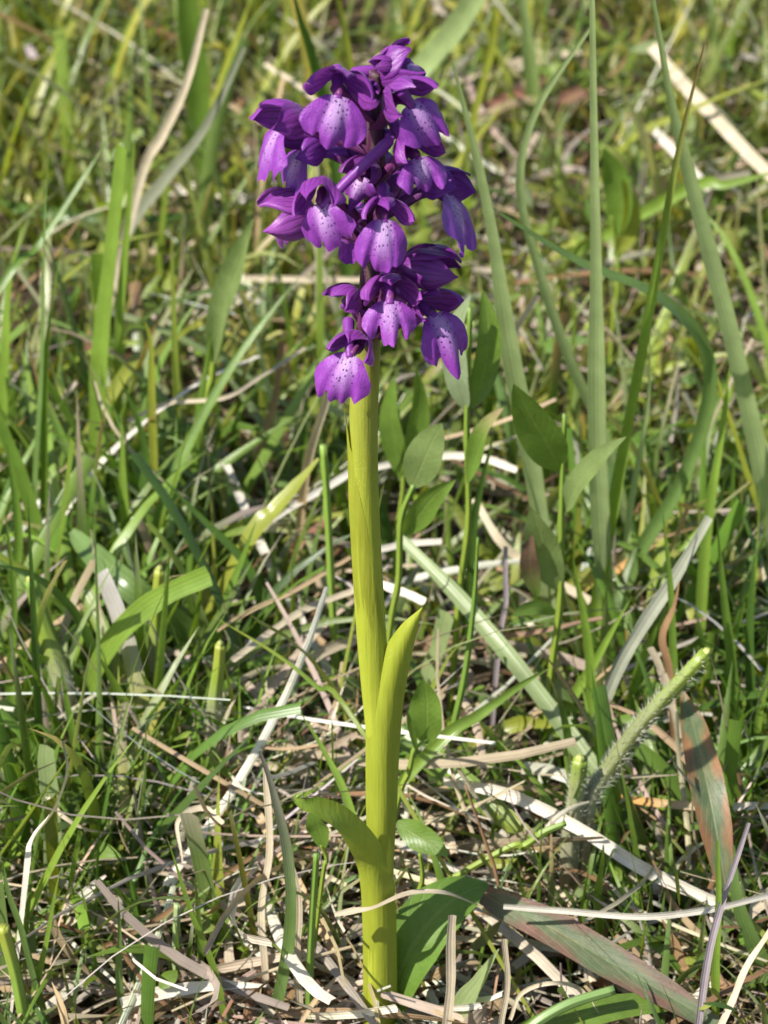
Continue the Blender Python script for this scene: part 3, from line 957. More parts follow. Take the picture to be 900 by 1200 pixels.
GA, GS = 'separate grass blades standing round the orchid', 'separate dry straws lying round the orchid'
BL = [  # label, points, width, colour, options
    # --- left of the orchid
    ('broad flat green blade with a square cut tip, tallest at the left', [(116, 500), (122, 410), (131, 300), (145, 172)], [20, 24, 26, 23, 18], 'b', dict(cut=True, roll=0.1)),
    ('narrow pointed blade close against the square cut broad blade at left', [(140, 420), (145, 320), (152, 225), (159, 154)], 11, 'b', {}),
    ('thin straight upright blade near the left edge of the picture', [(42, 600), (48, 440), (52, 300), (58, 165)], 11, 'bg', {}),
    ('thin blade slanting up to the right across the upper left', [(-6, 345), (40, 293), (95, 215), (132, 153)], 10, 'g', dict(Y=[17, 19])),
    ('upright blade beside the thin straight blade at far left', [(52, 600), (55, 480), (60, 380), (72, 285)], 15, 'g', {}),
    ('long grey-green blade leaning right in the blurred upper left', [(150, 275), (195, 212), (240, 150), (287, 55)], [13, 16, 15, 12, 5], 'gr', dict(Y=[26, 23])),
    ('dark green blade lying level across the upper left', [(-10, 238), (90, 254), (190, 256), (300, 238)], 15, 'd', dict(z=[1.2, 1.6, 1.0])),
    ('green blade with brown withered point left of the white straw', [(128, 605), (85, 545), (56, 475), (31, 408)], 13, ['g', 'g', 'g', 'br'], dict(lean=1.5)),
    ('wide dark blade curving in from the left edge', [(48, 640), (30, 570), (5, 500), (-20, 440)], 24, 'g', dict(roll=0.3)),
    ('short upright blade between the two left straws', [(150, 640), (146, 560), (142, 485)], 15, 'b', {}),
    ('slim yellow-green blade bent at its point in the left grass', [(182, 560), (180, 460), (176, 400), (165, 366)], 11, 'y', {}),
    ('yellow-green blade slanting behind the slim bent blade', [(140, 450), (185, 412), (252, 362)], 16, 'y', dict(Y=[18, 21])),
    ('straight narrow blade rising to the right towards the flower spike', [(188, 605), (228, 505), (285, 410), (350, 326)], 15, 'g', dict(lean=2.0)),
    ('arching bright green blade with a cut end in the left foreground', [(90, 880), (105, 800), (140, 742), (190, 700), (246, 674)], [18, 22, 25, 26, 24], 'b', dict(cut=True, lean=-1.2, roll=0.15, fold=0.18)),
    ('broad blade running under the arching cut blade', [(262, 785), (215, 735), (155, 688), (100, 640), (84, 622)], [26, 32, 32, 24, 8], 'bg', dict(z=[0.9, 3.2, 3.4], roll=0.2)),
    ('slender upright blade crossing the arching cut blade', [(72, 880), (78, 800), (95, 735), (135, 657)], 13, 'p', dict(lean=-0.6)),
    ('dark thin blade swooping down from the left edge', [(165, 860), (118, 775), (85, 715), (40, 675), (-10, 660)], 15, 'd', dict(lean=-1.0)),
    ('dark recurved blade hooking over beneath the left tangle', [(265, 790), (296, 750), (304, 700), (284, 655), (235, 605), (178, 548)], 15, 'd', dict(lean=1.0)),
    ('straight bright blade slanting left in the lower left grass', [(195, 930), (165, 860), (138, 805), (112, 763)], 14, 'b', dict(lean=-0.5)),
    ('second bright slanting blade, to the right of the first in the lower left grass', [(240, 915), (212, 868), (185, 825), (163, 785)], 14, 'b', {}),
    ('thin blade running down to the right above the straw heap', [(292, 900), (252, 845), (222, 812), (195, 795)], 6, 'g', {}),
    ('upright blue-green blade with square top at lower left', [(68, 1070), (64, 1000), (58, 930), (56, 874)], [22, 25, 25, 23], 'p', dict(cut=True, roll=0.05, fold=0.2)),
    ('tall blade behind the square topped blue-green blade', [(86, 1010), (90, 930), (86, 860), (70, 770)], 14, 'g', {}),
    ('dark green blade sweeping up to the left in the lower left straw', [(268, 1215), (252, 1140), (224, 1060), (195, 980)], 11, 'b', dict(lean=-0.4)),
    ('short straight blue-green blade standing over the bottom white straw', [(141, 1215), (141, 1140), (138, 1050)], 9, 'bg', {}),
    ('thin short blade left of the straight blue-green one at the bottom', [(126, 1180), (106, 1095), (92, 1028)], 7, 'g', {}),
    ('slim green blade slanting right at the bottom left corner', [(34, 1215), (50, 1120), (72, 1015)], 10, 'b', {}),
    ('green blade leaning left behind the cut stalk in the corner', [(62, 1215), (30, 1110), (12, 1050), (4, 1010)], 10, 'bg', {}),
    ('long green blade with grey withered top left of the stem foot', [(318, 1215), (338, 1100), (338, 1000), (322, 930), (304, 880)], [14, 15, 14, 11, 8, 3], ['bg', 'bg', 'gr', 'pu'], dict(lean=-0.4)),
    ('green blade slanting left through the straw heap beside the stem', [(424, 1010), (408, 935), (382, 885), (352, 835)], 11, 'b', dict(Y=[2.5, 3.5])),
    ('thin yellowish blade running down to the right behind the stem', [(424, 853), (372, 805), (320, 765), (250, 722)], 6, ['y', 'g', 'y'], dict(Y=[3.2, 7.5])),
    ('flat blade lying in front of the dark gap left of the stem', [(268, 850), (300, 842), (335, 832), (368, 815)], [18, 26, 22, 3], 'g', dict(z=[0.8, 1.6], roll=0.4)),
    ('green blade with bleached upper edge pointing at the stem', [(292, 636), (322, 600), (348, 572), (374, 538)], [12, 24, 27, 20, 6], 'y', dict(Y=[12, 12.5], roll=0.3)),
    ('upright blade left of the hooked dark blade', [(248, 780), (262, 720), (284, 660), (300, 610)], 16, 'g', {}),
    ('upright green blade in the dark centre left', [(232, 520), (238, 470), (244, 420), (250, 372)], 13, 'g', {}),
    ('leaning blade in front of the folded broad leaf', [(168, 590), (172, 540), (160, 490), (140, 440)], 12, 'd', {}),
    ('pale short blade at the left edge under the curved wide blade', [(12, 700), (20, 640), (16, 570), (8, 520)], 14, 'g', {}),
    ('tall left edge blade in front of the dark level blade', [(4, 470), (8, 400), (14, 330), (26, 262)], 18, 'b', {}),
    ('green blade rising between straws in the lower left quarter', [(122, 1000), (130, 940), (140, 880), (150, 820)], 14, 'b', {}),
    ('long narrow blade down the left border', [(20, 900), (14, 800), (16, 700), (6, 600)], 13, 'g', {}),
    ('flat green blade lying low at the left of the straw heap', [(60, 930), (110, 955), (170, 990), (235, 1030)], [14, 22, 24, 20, 3], 'bg', dict(z=[0.9, 0.7])),
    ('short bright blade in the gap beneath the yellow cut stub', [(258, 950), (252, 900), (256, 850)], 12, 'b', {}),
    ('red and yellow tipped blade standing in the straw heap', [(258, 1010), (262, 950), (266, 905), (270, 855)], [11, 12, 10, 6, 1], ['g', 'o', 'r', 's'], {}),
    # --- top, behind the flower
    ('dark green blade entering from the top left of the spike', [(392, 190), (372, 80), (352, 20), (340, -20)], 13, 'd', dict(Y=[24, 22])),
    ('yellow-green blade at the top just left of the spike', [(425, 170), (410, 70), (398, 10), (392, -20)], 10, 'y', dict(Y=[28, 27])),
    ('wide pale blade leaning right at the top behind the spike', [(470, 120), (505, 70), (540, 25), (570, -20)], [20, 30, 30, 24], 'p', dict(Y=[30, 27], roll=0.1)),
    ('broad dark shaded leaf blade standing at the top left', [(232, 190), (232, 110), (225, 40), (218, -20)], [18, 26, 28, 22], 'g', dict(Y=[33, 32])),
    ('yellowish blade behind the left flowers', [(240, 150), (262, 90), (285, 30), (296, -10)], 12, 'y', dict(Y=[34, 33])),
    # --- right of the orchid
    ('wide pale blade tapering up just right of the flower spike', [(640, 660), (622, 520), (600, 400), (572, 240), (530, 70)], [18, 24, 26, 24, 15, 3], 'p', dict(lean=-2.5, roll=0.15)),
    ('tallest straight pale blade reaching the top edge', [(712, 720), (704, 560), (700, 400), (697, 240), (694, -15)], [17, 21, 22, 21, 12, 6], 'p', dict(lean=-3.0, roll=-0.1)),
    ('slim grey-green blade with an S-shaped bend', [(716, 530), (668, 420), (632, 320), (608, 220), (628, 130), (694, 30)], [12, 12, 12, 11, 9, 4], 'p', dict(lean=-2.0)),
    ('long keeled blade leaning right with a brown thread tip', [(700, 720), (722, 570), (760, 370), (796, 180), (826, 50)], [15, 17, 15, 12, 7, 2], ['b', 'b', 'b', 'br'], dict(lean=-2.5, fold=0.6)),
    ('wide grey-green blade leaning left along the right side', [(910, 640), (866, 430), (816, 230), (786, 110), (764, -10)], [24, 25, 23, 17, 10, 4], 'p', dict(lean=-2.0, roll=0.1)),
    ('green blade arching over to the left and drooping at right', [(742, 660), (796, 570), (832, 470), (824, 400), (768, 345), (680, 308), (585, 250)], [14, 16, 16, 15, 14, 11, 3], 'bg', dict(lean=-2.0)),
    ('upright blade behind the arching blade at the right', [(822, 730), (832, 600), (846, 500), (855, 430)], 13, 'b', {}),
    ('yellow streaked blade leaning left beside the wide grey-green blade', [(905, 640), (872, 545), (846, 460), (828, 400)], 9, 'y', {}),
    ('green blade standing in the lower right group, leftmost of three', [(868, 880), (856, 780), (848, 690), (840, 605)], 14, 'g', {}),
    ('dark blade of the lower right group, in its middle', [(880, 870), (880, 780), (882, 700), (884, 650)], 14, 'd', {}),
    ('thin bright blade at the right border of the lower right group', [(882, 920), (888, 860), (898, 800), (906, 740)], 9, 'b', {}),
    ('long upright blade in front of the withered grey strap', [(800, 900), (790, 790), (785, 690), (776, 590)], 13, 'g', {}),
    ('bright upright blade in front of the round-leaved herb', [(692, 890), (692, 800), (684, 720), (672, 655)], [14, 15, 15, 12, 8, 1], 'b', dict(lean=-0.8)),
    ('long flat pale blade slanting down right from the stem', [(712, 930), (650, 840), (585, 755), (530, 690), (468, 630)], [22, 22, 21, 19, 17, 12], 'p', dict(Y=[6.0, 10.5], roll=-0.2)),
    ('wide low blade fading to yellow at its right end', [(452, 845), (510, 893), (575, 945), (630, 990), (668, 1030)], [30, 33, 32, 24, 12, 5], ['g', 'b', 'b', 'y', 's'], dict(z=[2.2, 0.6], roll=0.1)),
    ('pale square cut blade just right of the pointed sheath', [(502, 812), (512, 770), (526, 718)], [20, 23, 24], 'p', dict(cut=True)),
    ('bright rounded blade rising to the right below the flat pale blade', [(505, 880), (560, 838), (604, 806), (645, 782)], 14, 'b', dict(Y=[5, 6])),
    ('pale curved blade beneath the bright rounded blade', [(530, 900), (566, 868), (610, 848), (660, 852)], [14, 19, 18, 3], 'y', dict(z=[0.6, 1.8])),
    ('upper of two brown-tipped yellowish blades leaning right at centre right', [(676, 680), (716, 660), (756, 636), (815, 618)], [9, 13, 11, 6, 2], ['y', 'y', 't', 'br'], dict(Y=[13.5, 13.5])),
    ('lower of two brown-tipped yellowish blades leaning right at centre right', [(680, 692), (720, 672), (752, 650), (772, 636)], [9, 12, 10, 2], ['y', 'o', 'br'], dict(Y=[13.2, 13.3])),
    ('green blade crossing level in the blurred upper right', [(735, 170), (790, 140), (850, 112), (915, 88)], 13, 'y', dict(Y=[33, 31])),
    ('level bright blade beneath the white straw at upper right', [(800, 225), (850, 216), (915, 200)], 14, 'b', dict(Y=[28, 27])),
    ('yellow stalk-like blade standing right of the top flowers', [(552, 160), (566, 95), (578, 50), (581, 8)], [9, 10, 10, 9], ['b', 'y', 'y', 'y'], dict(Y=[31, 30])),
    ('wide yellowish blade behind the S-bent blade', [(640, 210), (628, 150), (624, 80), (612, -10)], [16, 19, 18, 10], ['b', 'p'], dict(Y=[38, 36])),
    ('short green spike standing in the lower right straw', [(706, 1115), (702, 1060), (707, 990)], [8, 10, 9, 2], 'b', {}),
    ('tall green spike beside the red-edged leaf at lower right', [(838, 1215), (841, 1110), (841, 985)], [9, 11, 9, 3], 'b', dict(lean=-0.4)),
    ('pale pointed blade at the bottom right of the stem', [(520, 1225), (552, 1165), (585, 1112)], [34, 26, 2], 'p', dict(roll=0.1)),
    ('thin blade curving up to the right behind the reddish leaf', [(575, 1060), (600, 1010), (640, 960), (700, 930)], 8, 'g', dict(Y=[3.5, 5])),
    ('broad green blade low beside the hairy stem', [(760, 880), (742, 820), (760, 760), (790, 700)], 15, 'b', {}),
    ('upright green blade between the herbs right of the stem', [(548, 700), (556, 620), (566, 560), (580, 500)], 10, 'd', {}),
    ('blade lying green over the dark soil at the right edge', [(905, 760), (860, 780), (810, 800), (760, 830)], 12, 'bg', dict(z=[1.4, 0.6])),
    ('green blade rising behind the right white straw', [(820, 985), (808, 930), (812, 880), (806, 830)], 11, 'g', {}),
    ('yellow-green curved blade under the hairy stem foot', [(690, 1000), (720, 1020), (745, 1050), (760, 1100)], [10, 13, 12, 2], 'b', dict(z=[0.8, 0.5])),
    ('green strap along the right edge near the bottom', [(905, 1150), (880, 1100), (866, 1050), (860, 990)], 20, 'bg', {}),
    ('narrow blade standing at the right edge above the arching blade', [(905, 430), (880, 340), (850, 280), (815, 240)], 10, 'b', dict(Y=[22, 24])),
    ('grey-green thin blade in the middle right gap', [(735, 640), (745, 560), (758, 470), (762, 380)], 8, 'p', {}),
    ('leaning green blade low at right centre', [(640, 880), (668, 820), (700, 770), (740, 700)], 15, 'b', {}),
]
for lab, pts, w, col, opt in BL:
    blade('grass_shoot', lab, pts, w, col, 'grass', group=GA, **opt)

SL = [
    ('long white straw slanting up to the right across the left side', [(38, 672), (100, 566), (150, 512), (235, 450), (305, 418)], 9, 'w', dict(z=[2.2, 3.6, 3.4])),
    ('thin pale straw curving over the long white one', [(150, 494), (195, 473), (265, 466), (310, 440), (358, 408)], 5, 's', dict(z=[4.2, 4.6, 4.4])),
    ('white straw running steeply down to the left of the stem', [(262, 540), (302, 630), (350, 722), (390, 798)], 10, 'w', dict(z=[2.2, 0.8])),
    ('curved white straw ending behind the stem on its left', [(318, 612), (352, 590), (385, 570), (425, 545)], [3, 8, 10, 9], 'w', dict(Y=[7, 5])),
    ('bent white straw passing behind the oval pale leaf', [(440, 548), (480, 540), (525, 534), (570, 538), (606, 551)], 9, 'w', dict(Y=[6.2, 6.6])),
    ('tan straw touching the left side of the stem', [(255, 740), (300, 712), (350, 690), (424, 645)], 6, 't', dict(Y=[6.5, 2.0])),
    ('pale straw below the tan one left of the stem', [(272, 775), (325, 735), (370, 710), (428, 688)], 9, 's', dict(Y=[5.5, 2.0])),
    ('short blunt white straw end just right of the stem', [(440, 645), (478, 638), (518, 635)], 9, 'w', dict(Y=[2.0, 1.8])),
    ('split white straw end below the short blunt one', [(440, 682), (470, 694), (498, 706)], 10, 'w', dict(Y=[2.0, 1.8])),
    ('thick white straw slanting across the lower right', [(520, 915), (600, 932), (680, 972), (755, 1018), (842, 1058)], [10, 14, 15, 15, 12], 'w', dict(z=[1.8, 2.2, 1.4])),
    ('thin white straw lying level over the reddish leaf', [(590, 1062), (660, 1067), (750, 1074), (830, 1066), (905, 1048)], 7, 'w', dict(z=[2.4, 2.2])),
    ('white straw right of the stem above the basal leaf', [(456, 985), (500, 1003), (545, 1026)], 9, 'w', dict(z=[1.6, 1.2])),
    ('curled tan strip crossing in front of the stem foot', [(392, 1072), (415, 1068), (440, 1064), (480, 1048), (520, 1048), (562, 1062)], [5, 10, 5, 11, 13, 5], 's', dict(Y=[-0.6, -0.6, -0.5, 0.6], twist=1.2)),
    ('wide white strip lying at the bottom left', [(142, 1178), (190, 1164), (250, 1155), (312, 1155)], [16, 15, 13, 3], 'w', dict(z=[0.9, 1.2], roll=0.1)),
    ('hollow tan straw end in the heap beside the stem', [(290, 930), (335, 1010), (370, 1075), (402, 1130)], 12, 't', dict(z=[1.8, 0.8])),
    ('flat pale straw across the middle of the straw heap', [(78, 1080), (150, 1082), (220, 1068), (290, 1056)], 13, 's', dict(z=[0.7, 1.3])),
    ('twisted silvery dry leaf at the lower left', [(32, 1020), (40, 985), (66, 950), (80, 905), (74, 868)], [3, 14, 15, 12, 4], ['w', 'w', 'gr'], dict(Y=[0.8, 1.2], twist=1.5)),
    ('dry curl looping over the straw heap', [(214, 1010), (210, 965), (236, 947), (262, 965)], [2, 6, 8, 5], 's', dict(Y=[1.0, 1.0])),
    ('dry strip falling down right from the loop in the heap', [(214, 1000), (245, 1035), (272, 1065), (302, 1088)], [5, 12, 9, 2], 's', dict(z=[1.7, 0.8])),
    ('small white chip of straw beside the lower left blades', [(76, 1070), (98, 1048), (124, 1026)], [10, 13, 3], 'w', dict(z=[1.0, 1.4])),
    ('straw rising at the bottom right corner', [(842, 1210), (868, 1150), (905, 1088)], 9, 's', dict(z=[0.9, 2.4])),
    ('grey-purple withered stem leaning right at lower right', [(816, 1215), (832, 1120), (852, 1040), (877, 964)], [9, 9, 8, 5], 'pu', dict(Y=[-1.0, 0.2])),
    ('orange to white straw pointing right at the hairy stem', [(700, 930), (760, 940), (830, 946), (910, 944)], [6, 10, 10, 9], ['o', 'o', 's', 'w'], dict(z=[1.2, 2.0])),
    ('thick white straw in the blurred upper right', [(764, 55), (810, 108), (850, 152), (910, 212)], 15, 's', dict(Y=[34, 29])),
    ('short white straw below the thick upper right one', [(768, 152), (798, 186), (832, 222)], 11, 'w', dict(Y=[29, 28])),
    ('white flat strip lying in the blurred upper left', [(185, 226), (230, 222), (288, 234)], [10, 16, 12], 'w', dict(z=[1.0, 1.2])),
    ('tall tan straw leaning right in the upper left', [(162, 218), (192, 158), (218, 100), (242, 10)], [10, 11, 10, 6], 's', dict(Y=[24, 23])),
    ('dry bent straw beside the left flowers', [(298, 335), (304, 250), (312, 180), (332, 92)], 6, 't', dict()),
    ('pale straw pointing at the top left flower', [(310, 75), (340, 95), (372, 120)], 6, 's', dict(Y=[14, 14])),
    ('level straw seen behind the middle of the spike', [(285, 325), (345, 327), (430, 328)], 7, 's', dict(Y=[10, 10])),
    ('tan straw standing behind the stem below the flowers', [(340, 720), (350, 620), (362, 540), (384, 460)], 10, ['t', 't', 's'], dict(lean=-2.0)),
    ('rust brown stem left of the stem top', [(292, 600), (302, 540), (320, 480), (330, 400)], 9, ['br', 't', 'br'], {}),
    ('jointed tan straw right of the tall thin herb', [(556, 584), (585, 630), (615, 660), (692, 705)], 10, 's', dict(z=[3.2, 1.8])),
    ('thin pinkish straw hanging at the centre right', [(586, 745), (592, 700), (593, 640)], 6, 'pu', dict(Y=[9, 9])),
    ('flat grey strap leaning right at the middle right', [(716, 800), (748, 740), (790, 680), (832, 606)], [11, 14, 14, 9], 'gr', dict(Y=[8.0, 8.5], mat=M_STRAW)),
    ('dark brown rolled dead leaf beside the grey strap', [(785, 800), (778, 750), (790, 715), (796, 682)], [6, 10, 9, 2], 'br', dict(Y=[7.5, 7.8], twist=1.0)),
    ('straw stub standing behind the hairy stem', [(786, 812), (775, 785), (762, 758)], 9, 's', dict(Y=[7, 7])),
    ('pale straw across the upper middle right of the spike', [(455, 110), (520, 95), (600, 78), (680, 60)], 16, 's', dict(z=[0.6, 1.0])),
    ('dusky red dead blade in the blurred upper right', [(560, 135), (600, 112), (640, 92)], [14, 20, 10], 'r', dict(z=[0.8, 1.0])),
    ('short red dead leaf between the tall pale blades', [(640, 130), (660, 122), (682, 105)], [16, 20, 14], 'r', dict(z=[1.0, 1.4])),
    ('mauve dead strip across the upper left corner', [(5, 58), (40, 62), (95, 68)], [10, 16, 10], 'pu', dict(z=[0.8, 1.2])),
    ('dark withered husk in the upper left grass', [(128, 122), (142, 108), (162, 92)], [6, 13, 4], 'k', dict(z=[1.2, 1.6])),
    ('orange blade standing in the grass left of the spike', [(258, 472), (268, 440), (284, 405)], [8, 11, 4], 'o', dict()),
    ('rusty flat straw left of the short upright blade', [(95, 560), (102, 520), (106, 490)], [9, 11, 7], ['br', 'o', 'br'], dict()),
    ('tan straw level in the middle of the left side', [(0, 645), (60, 618), (130, 600)], 9, 't', dict(z=[2.0, 2.2])),
    ('straw crossing the bottom edge left of the stem', [(340, 1215), (370, 1175), (402, 1138)], 6, 't', dict(z=[0.6, 1.2])),
    ('bleached straw standing at the bottom right of the stem', [(588, 1210), (594, 1160), (591, 1100)], 6, 's', dict(Y=[-1.2, -1.1])),
    ('looping thin straw at the bottom right', [(598, 1195), (612, 1165), (645, 1152), (680, 1160), (705, 1195)], 5, 's', dict(z=[0.8, 1.8, 1.0])),
    ('broken pale straw upright beneath the basal leaf', [(524, 1190), (528, 1130), (530, 1072)], 11, 's', dict(Y=[-0.8, -0.6])),
    ('long straw under the thick white one at lower right', [(590, 960), (625, 1010), (655, 1045), (690, 1075)], 9, 's', dict(z=[0.5, 0.6])),
    ('wide pale straw at the right edge near the bottom', [(860, 1085), (885, 1062), (915, 1040)], 18, 's', dict(z=[0.8, 1.0])),
    ('brown dead leaf lying at the right bottom', [(785, 1110), (820, 1140), (860, 1160)], [12, 22, 8], 'br', dict(z=[0.4, 0.5])),
    ('white straw upright left in the straw heap', [(312, 1130), (306, 1060), (316, 990), (312, 900)], 9, 's', dict(Y=[0.8, 1.6])),
    ('thin white straw slanting right beneath the heap', [(205, 1066), (260, 1085), (310, 1125), (352, 1162)], 6, 'w', dict(z=[1.0, 0.7])),
    ('straw leaning left in the heap beside the hollow one', [(352, 1195), (346, 1120), (350, 1050), (330, 985)], 9, 's', dict(Y=[0.2, 1.0])),
    ('brown stem slanting through the heap', [(120, 1110), (180, 1080), (250, 1035), (322, 985)], 6, 'br', dict(z=[1.1, 1.6])),
    ('tangled pale straw above the heap', [(270, 880), (310, 895), (360, 905), (425, 908)], 9, 's', dict(z=[1.8, 1.4])),
    ('straw slanting behind the heap towards the stem', [(300, 808), (345, 785), (385, 760), (430, 745)], 12, 's', dict(z=[1.8, 2.0])),
]
for lab, pts, w, col, opt in SL:
    first = opt.pop('mat', None)
    if 'Y' not in opt and 'z' not in opt: pass
    blade('straw', lab, pts, w if not isinstance(w, (int, float)) else [0.85 * w, w, w, 0.9 * w], col, 'straw', group=GS, mat=first or M_STRAW, **opt)

TL = [
    ('round green stalk with dark joints standing left of the stem', [(394, 790), (388, 680), (384, 600), (379, 522)], [10, 9, 9, 9], 'b', dict(nodes=(0.25, 0.52, 0.75, 0.93))),
    ('thick cut stalk with pale top in the bottom left corner', [(34, 1230), (20, 1150), (3, 1086)], [15, 15, 16], ['b', 'b', 'y'], {}),
    ('thin green stalk rising beside the hollow straw', [(362, 1215), (364, 1110), (371, 1000)], [10, 9, 8], 'g', {}),
    ('dark slender stem curving up right of the orchid', [(505, 985), (525, 880), (545, 790), (556, 700), (560, 630)], [9, 9, 8, 6, 3], 'g', {}),
    ('brown twig hanging across the lower right herbs', [(585, 1040), (570, 990), (545, 920)], [4, 5, 3], 'br', dict(Y=[2.5, 3])),
    ('dark blue-green stem crossing the bottom right corner', [(610, 1215), (660, 1180), (720, 1160)], [12, 14, 12], 'bg', dict(Y=[-1.2, -0.8])),
    ('pale green bleached stalk low in the straw heap', [(206, 1160), (206, 1110), (208, 1060)], [10, 9, 9], 'p', {}),
]
for lab, pts, w, col, opt in TL:
    stalk('grass_stalk', lab, pts, w, col, 'stalk', group='round stalks near the orchid', **opt)


# ---- herbs with a stem and leaves
def oval(parent, pts, w, col, Y=None, z=None, roll=0.0, fold=0.2, face=None, name='leaf', nc=9, ruffle=0.16):
    HC[0] += 1
    P = np.array([at(p[0], p[1], y) for p, y in zip(pts, np.interp(np.linspace(0, 1, len(pts)), np.linspace(0, 1, len(Y)), Y))])
    path = catmull(P, 16)
    t = np.linspace(0, 1, 16)
    prof = np.sin(math.pi * t ** 0.85) ** 0.75
    prof[0] = 0.08; prof[-1] = 0.03
    hw = np.array([0.44 * w * q * cm_per_px(p) for q, p in zip(prof, path)])
    V, F, uv = ribbon(path, hw, -FWD if face is None else face, roll, fold, nc, 0.2, 1.0, ruffle, HC[0])
    return put(name, V, F, M_LEAF, parent, uv, np.repeat(along(col, t), nc, 0), path[0])


def herb(label, foot_px, Y, stem_pts, w, col, leaves, name='herb'):
    f = at(foot_px[0], foot_px[1], Y)
    f[2] = 0.0
    e = empty(name, f)
    tag(e, label, 'herb', 'leafy herbs among the grass')
    if stem_pts:
        jit = [(p[0] + (3 if k % 2 else -2), p[1]) for k, p in enumerate(stem_pts)]
        stalk('stem', None, jit, [0.8 * q for q in w], [col, 'st', 'lg'] if len(w) > 3 else col, Y=[Y, Y], parent=e, nodes=(0.45, 0.72))
    for lf in leaves:
        oval(e, **lf)
    return e


CO['lp'] = (0.20, 0.27, 0.09); CO['ld'] = (0.145, 0.24, 0.034); CO['lg'] = (0.145, 0.24, 0.036); CO['lw'] = (0.33, 0.40, 0.23); CO['lr'] = (0.22, 0.13, 0.09)
herb('slender herb beside the stem with one pale upright oval leaf', (452, 760), 8.0, [(458, 745), (464, 680), (472, 610), (482, 568)], [10, 10, 10, 8], 'st', [
    dict(pts=[(482, 572), (494, 545), (505, 520), (518, 496)], w=52, col='lp', Y=[8.0, 7.6], fold=0.12, roll=0.1),
    dict(pts=[(474, 628), (490, 605), (508, 582), (534, 562)], w=34, col='lg', Y=[7.9, 7.2], fold=0.35, roll=-0.3)])
herb('tall thin herb with two large shining leaves under the spike', (540, 700), 9.8, [(540, 700), (546, 610), (549, 500), (548, 360)], [11, 10, 9, 8], 'st', [
    dict(pts=[(546, 480), (536, 440), (536, 390), (552, 345)], w=40, col='lw', Y=[9.8, 9.2], roll=0.0, fold=0.3, face=np.array(SD) - FWD),
    dict(pts=[(550, 480), (566, 440), (572, 390), (566, 340)], w=38, col='lg', Y=[9.8, 10.2], roll=-0.4, fold=0.3),
    dict(pts=[(548, 566), (560, 530), (572, 500), (590, 478)], w=30, col=['lg', 'lg', 't'], Y=[9.7, 9.3], roll=0.6, fold=0.5)])
herb('herb at centre right with a dark oval leaf and a narrow curved leaf', (650, 800), 8.4, [(648, 790), (654, 700), (660, 600), (659, 485)], [12, 11, 10, 7], 'st', [
    dict(pts=[(657, 552), (640, 520), (622, 490), (602, 450)], w=58, col='ld', Y=[8.4, 7.6], roll=-0.1, fold=0.18, face=np.array(SD) * 0.8 - FWD),
    dict(pts=[(662, 600), (676, 568), (700, 540), (734, 512)], w=34, col='lp', Y=[8.4, 7.8], roll=0.5, fold=0.35),
    dict(pts=[(654, 690), (640, 655), (632, 625), (622, 594)], w=48, col='lp', Y=[8.4, 7.9], roll=0.2),
    dict(pts=[(630, 700), (622, 672), (620, 650), (624, 626)], w=26, col=['lg', 'lr', 'lr'], Y=[8.3, 8.0]),
    dict(pts=[(652, 720), (634, 712), (615, 714), (600, 722)], w=20, col='lg', Y=[8.4, 7.9])])
herb('small herb with one glossy egg-shaped leaf right of the stem', (468, 945), 3.4, [(468, 942), (476, 905), (488, 878), (498, 866)], [8, 9, 8, 5], 'st', [
    dict(pts=[(500, 872), (500, 845), (500, 820), (496, 796)], w=48, col='lg', Y=[3.4, 3.2], roll=0.2, fold=0.25),
    dict(pts=[(490, 885), (484, 862), (480, 845), (477, 832)], w=9, col='lg', Y=[3.4, 3.1])])
herb('small herb leaf against the left of the stem base', (378, 1020), 0.8, [(380, 1030), (380, 1008), (378, 990)], [7, 7, 5], 'st', [
    dict(pts=[(379, 995), (374, 975), (370, 962), (366, 945)], w=30, col='lg', Y=[0.8, 0.7], roll=0.3)])
herb('flat tongue leaf lying right of the stem above the basal leaf', (468, 1060), 1.6, [(490, 1060), (492, 1030), (494, 1000)], [8, 8, 6], 'st', [
    dict(pts=[(466, 962), (484, 976), (504, 988), (526, 1002)], w=38, col='lg', Y=[1.4, 0.8], roll=-0.2)])
herb('broad dark leaf lying at the bottom right edge', (760, 1210), -1.0, None, 0, 'st', [
    dict(pts=[(590, 1215), (660, 1196), (740, 1178), (830, 1176)], w=40, col='lg', Y=[-1.2, -0.3], roll=0.3)])
herb('folded broad leaf standing left of the spike', (246, 470), 17.0, [(242, 480), (246, 440), (252, 400)], [12, 12, 9], 'st', [
    dict(pts=[(248, 430), (262, 360), (280, 310), (298, 256)], w=42, col='lp', Y=[17, 15.5], roll=0.5, fold=0.5),
    dict(pts=[(250, 430), (254, 380), (262, 330), (272, 285)], w=26, col='ld', Y=[17, 16.6], roll=-0.5, fold=0.4)])
herb('pale green leaves in the shade behind the stem top', (470, 640), 13.5, [(466, 640), (470, 560), (468, 480)], [8, 8, 6], 'st', [
    dict(pts=[(468, 560), (462, 520), (458, 480), (462, 440)], w=34, col='lg', Y=[13.5, 13.2], roll=0.4),
    dict(pts=[(470, 560), (484, 520), (492, 480), (488, 430)], w=30, col='ld', Y=[13.5, 13.2], roll=-0.4)])
herb('round green leaves right of the tallest pale blade', (722, 380), 24.0, [(720, 390), (722, 320), (718, 250)], [8, 8, 6], 'st', [
    dict(pts=[(722, 275), (728, 240), (722, 200), (708, 172)], w=44, col='lg', Y=[24, 23.5], roll=0.5, fold=0.4),
    dict(pts=[(720, 300), (738, 270), (738, 240), (730, 210)], w=26, col='y', Y=[24, 23.5], roll=-0.3)])
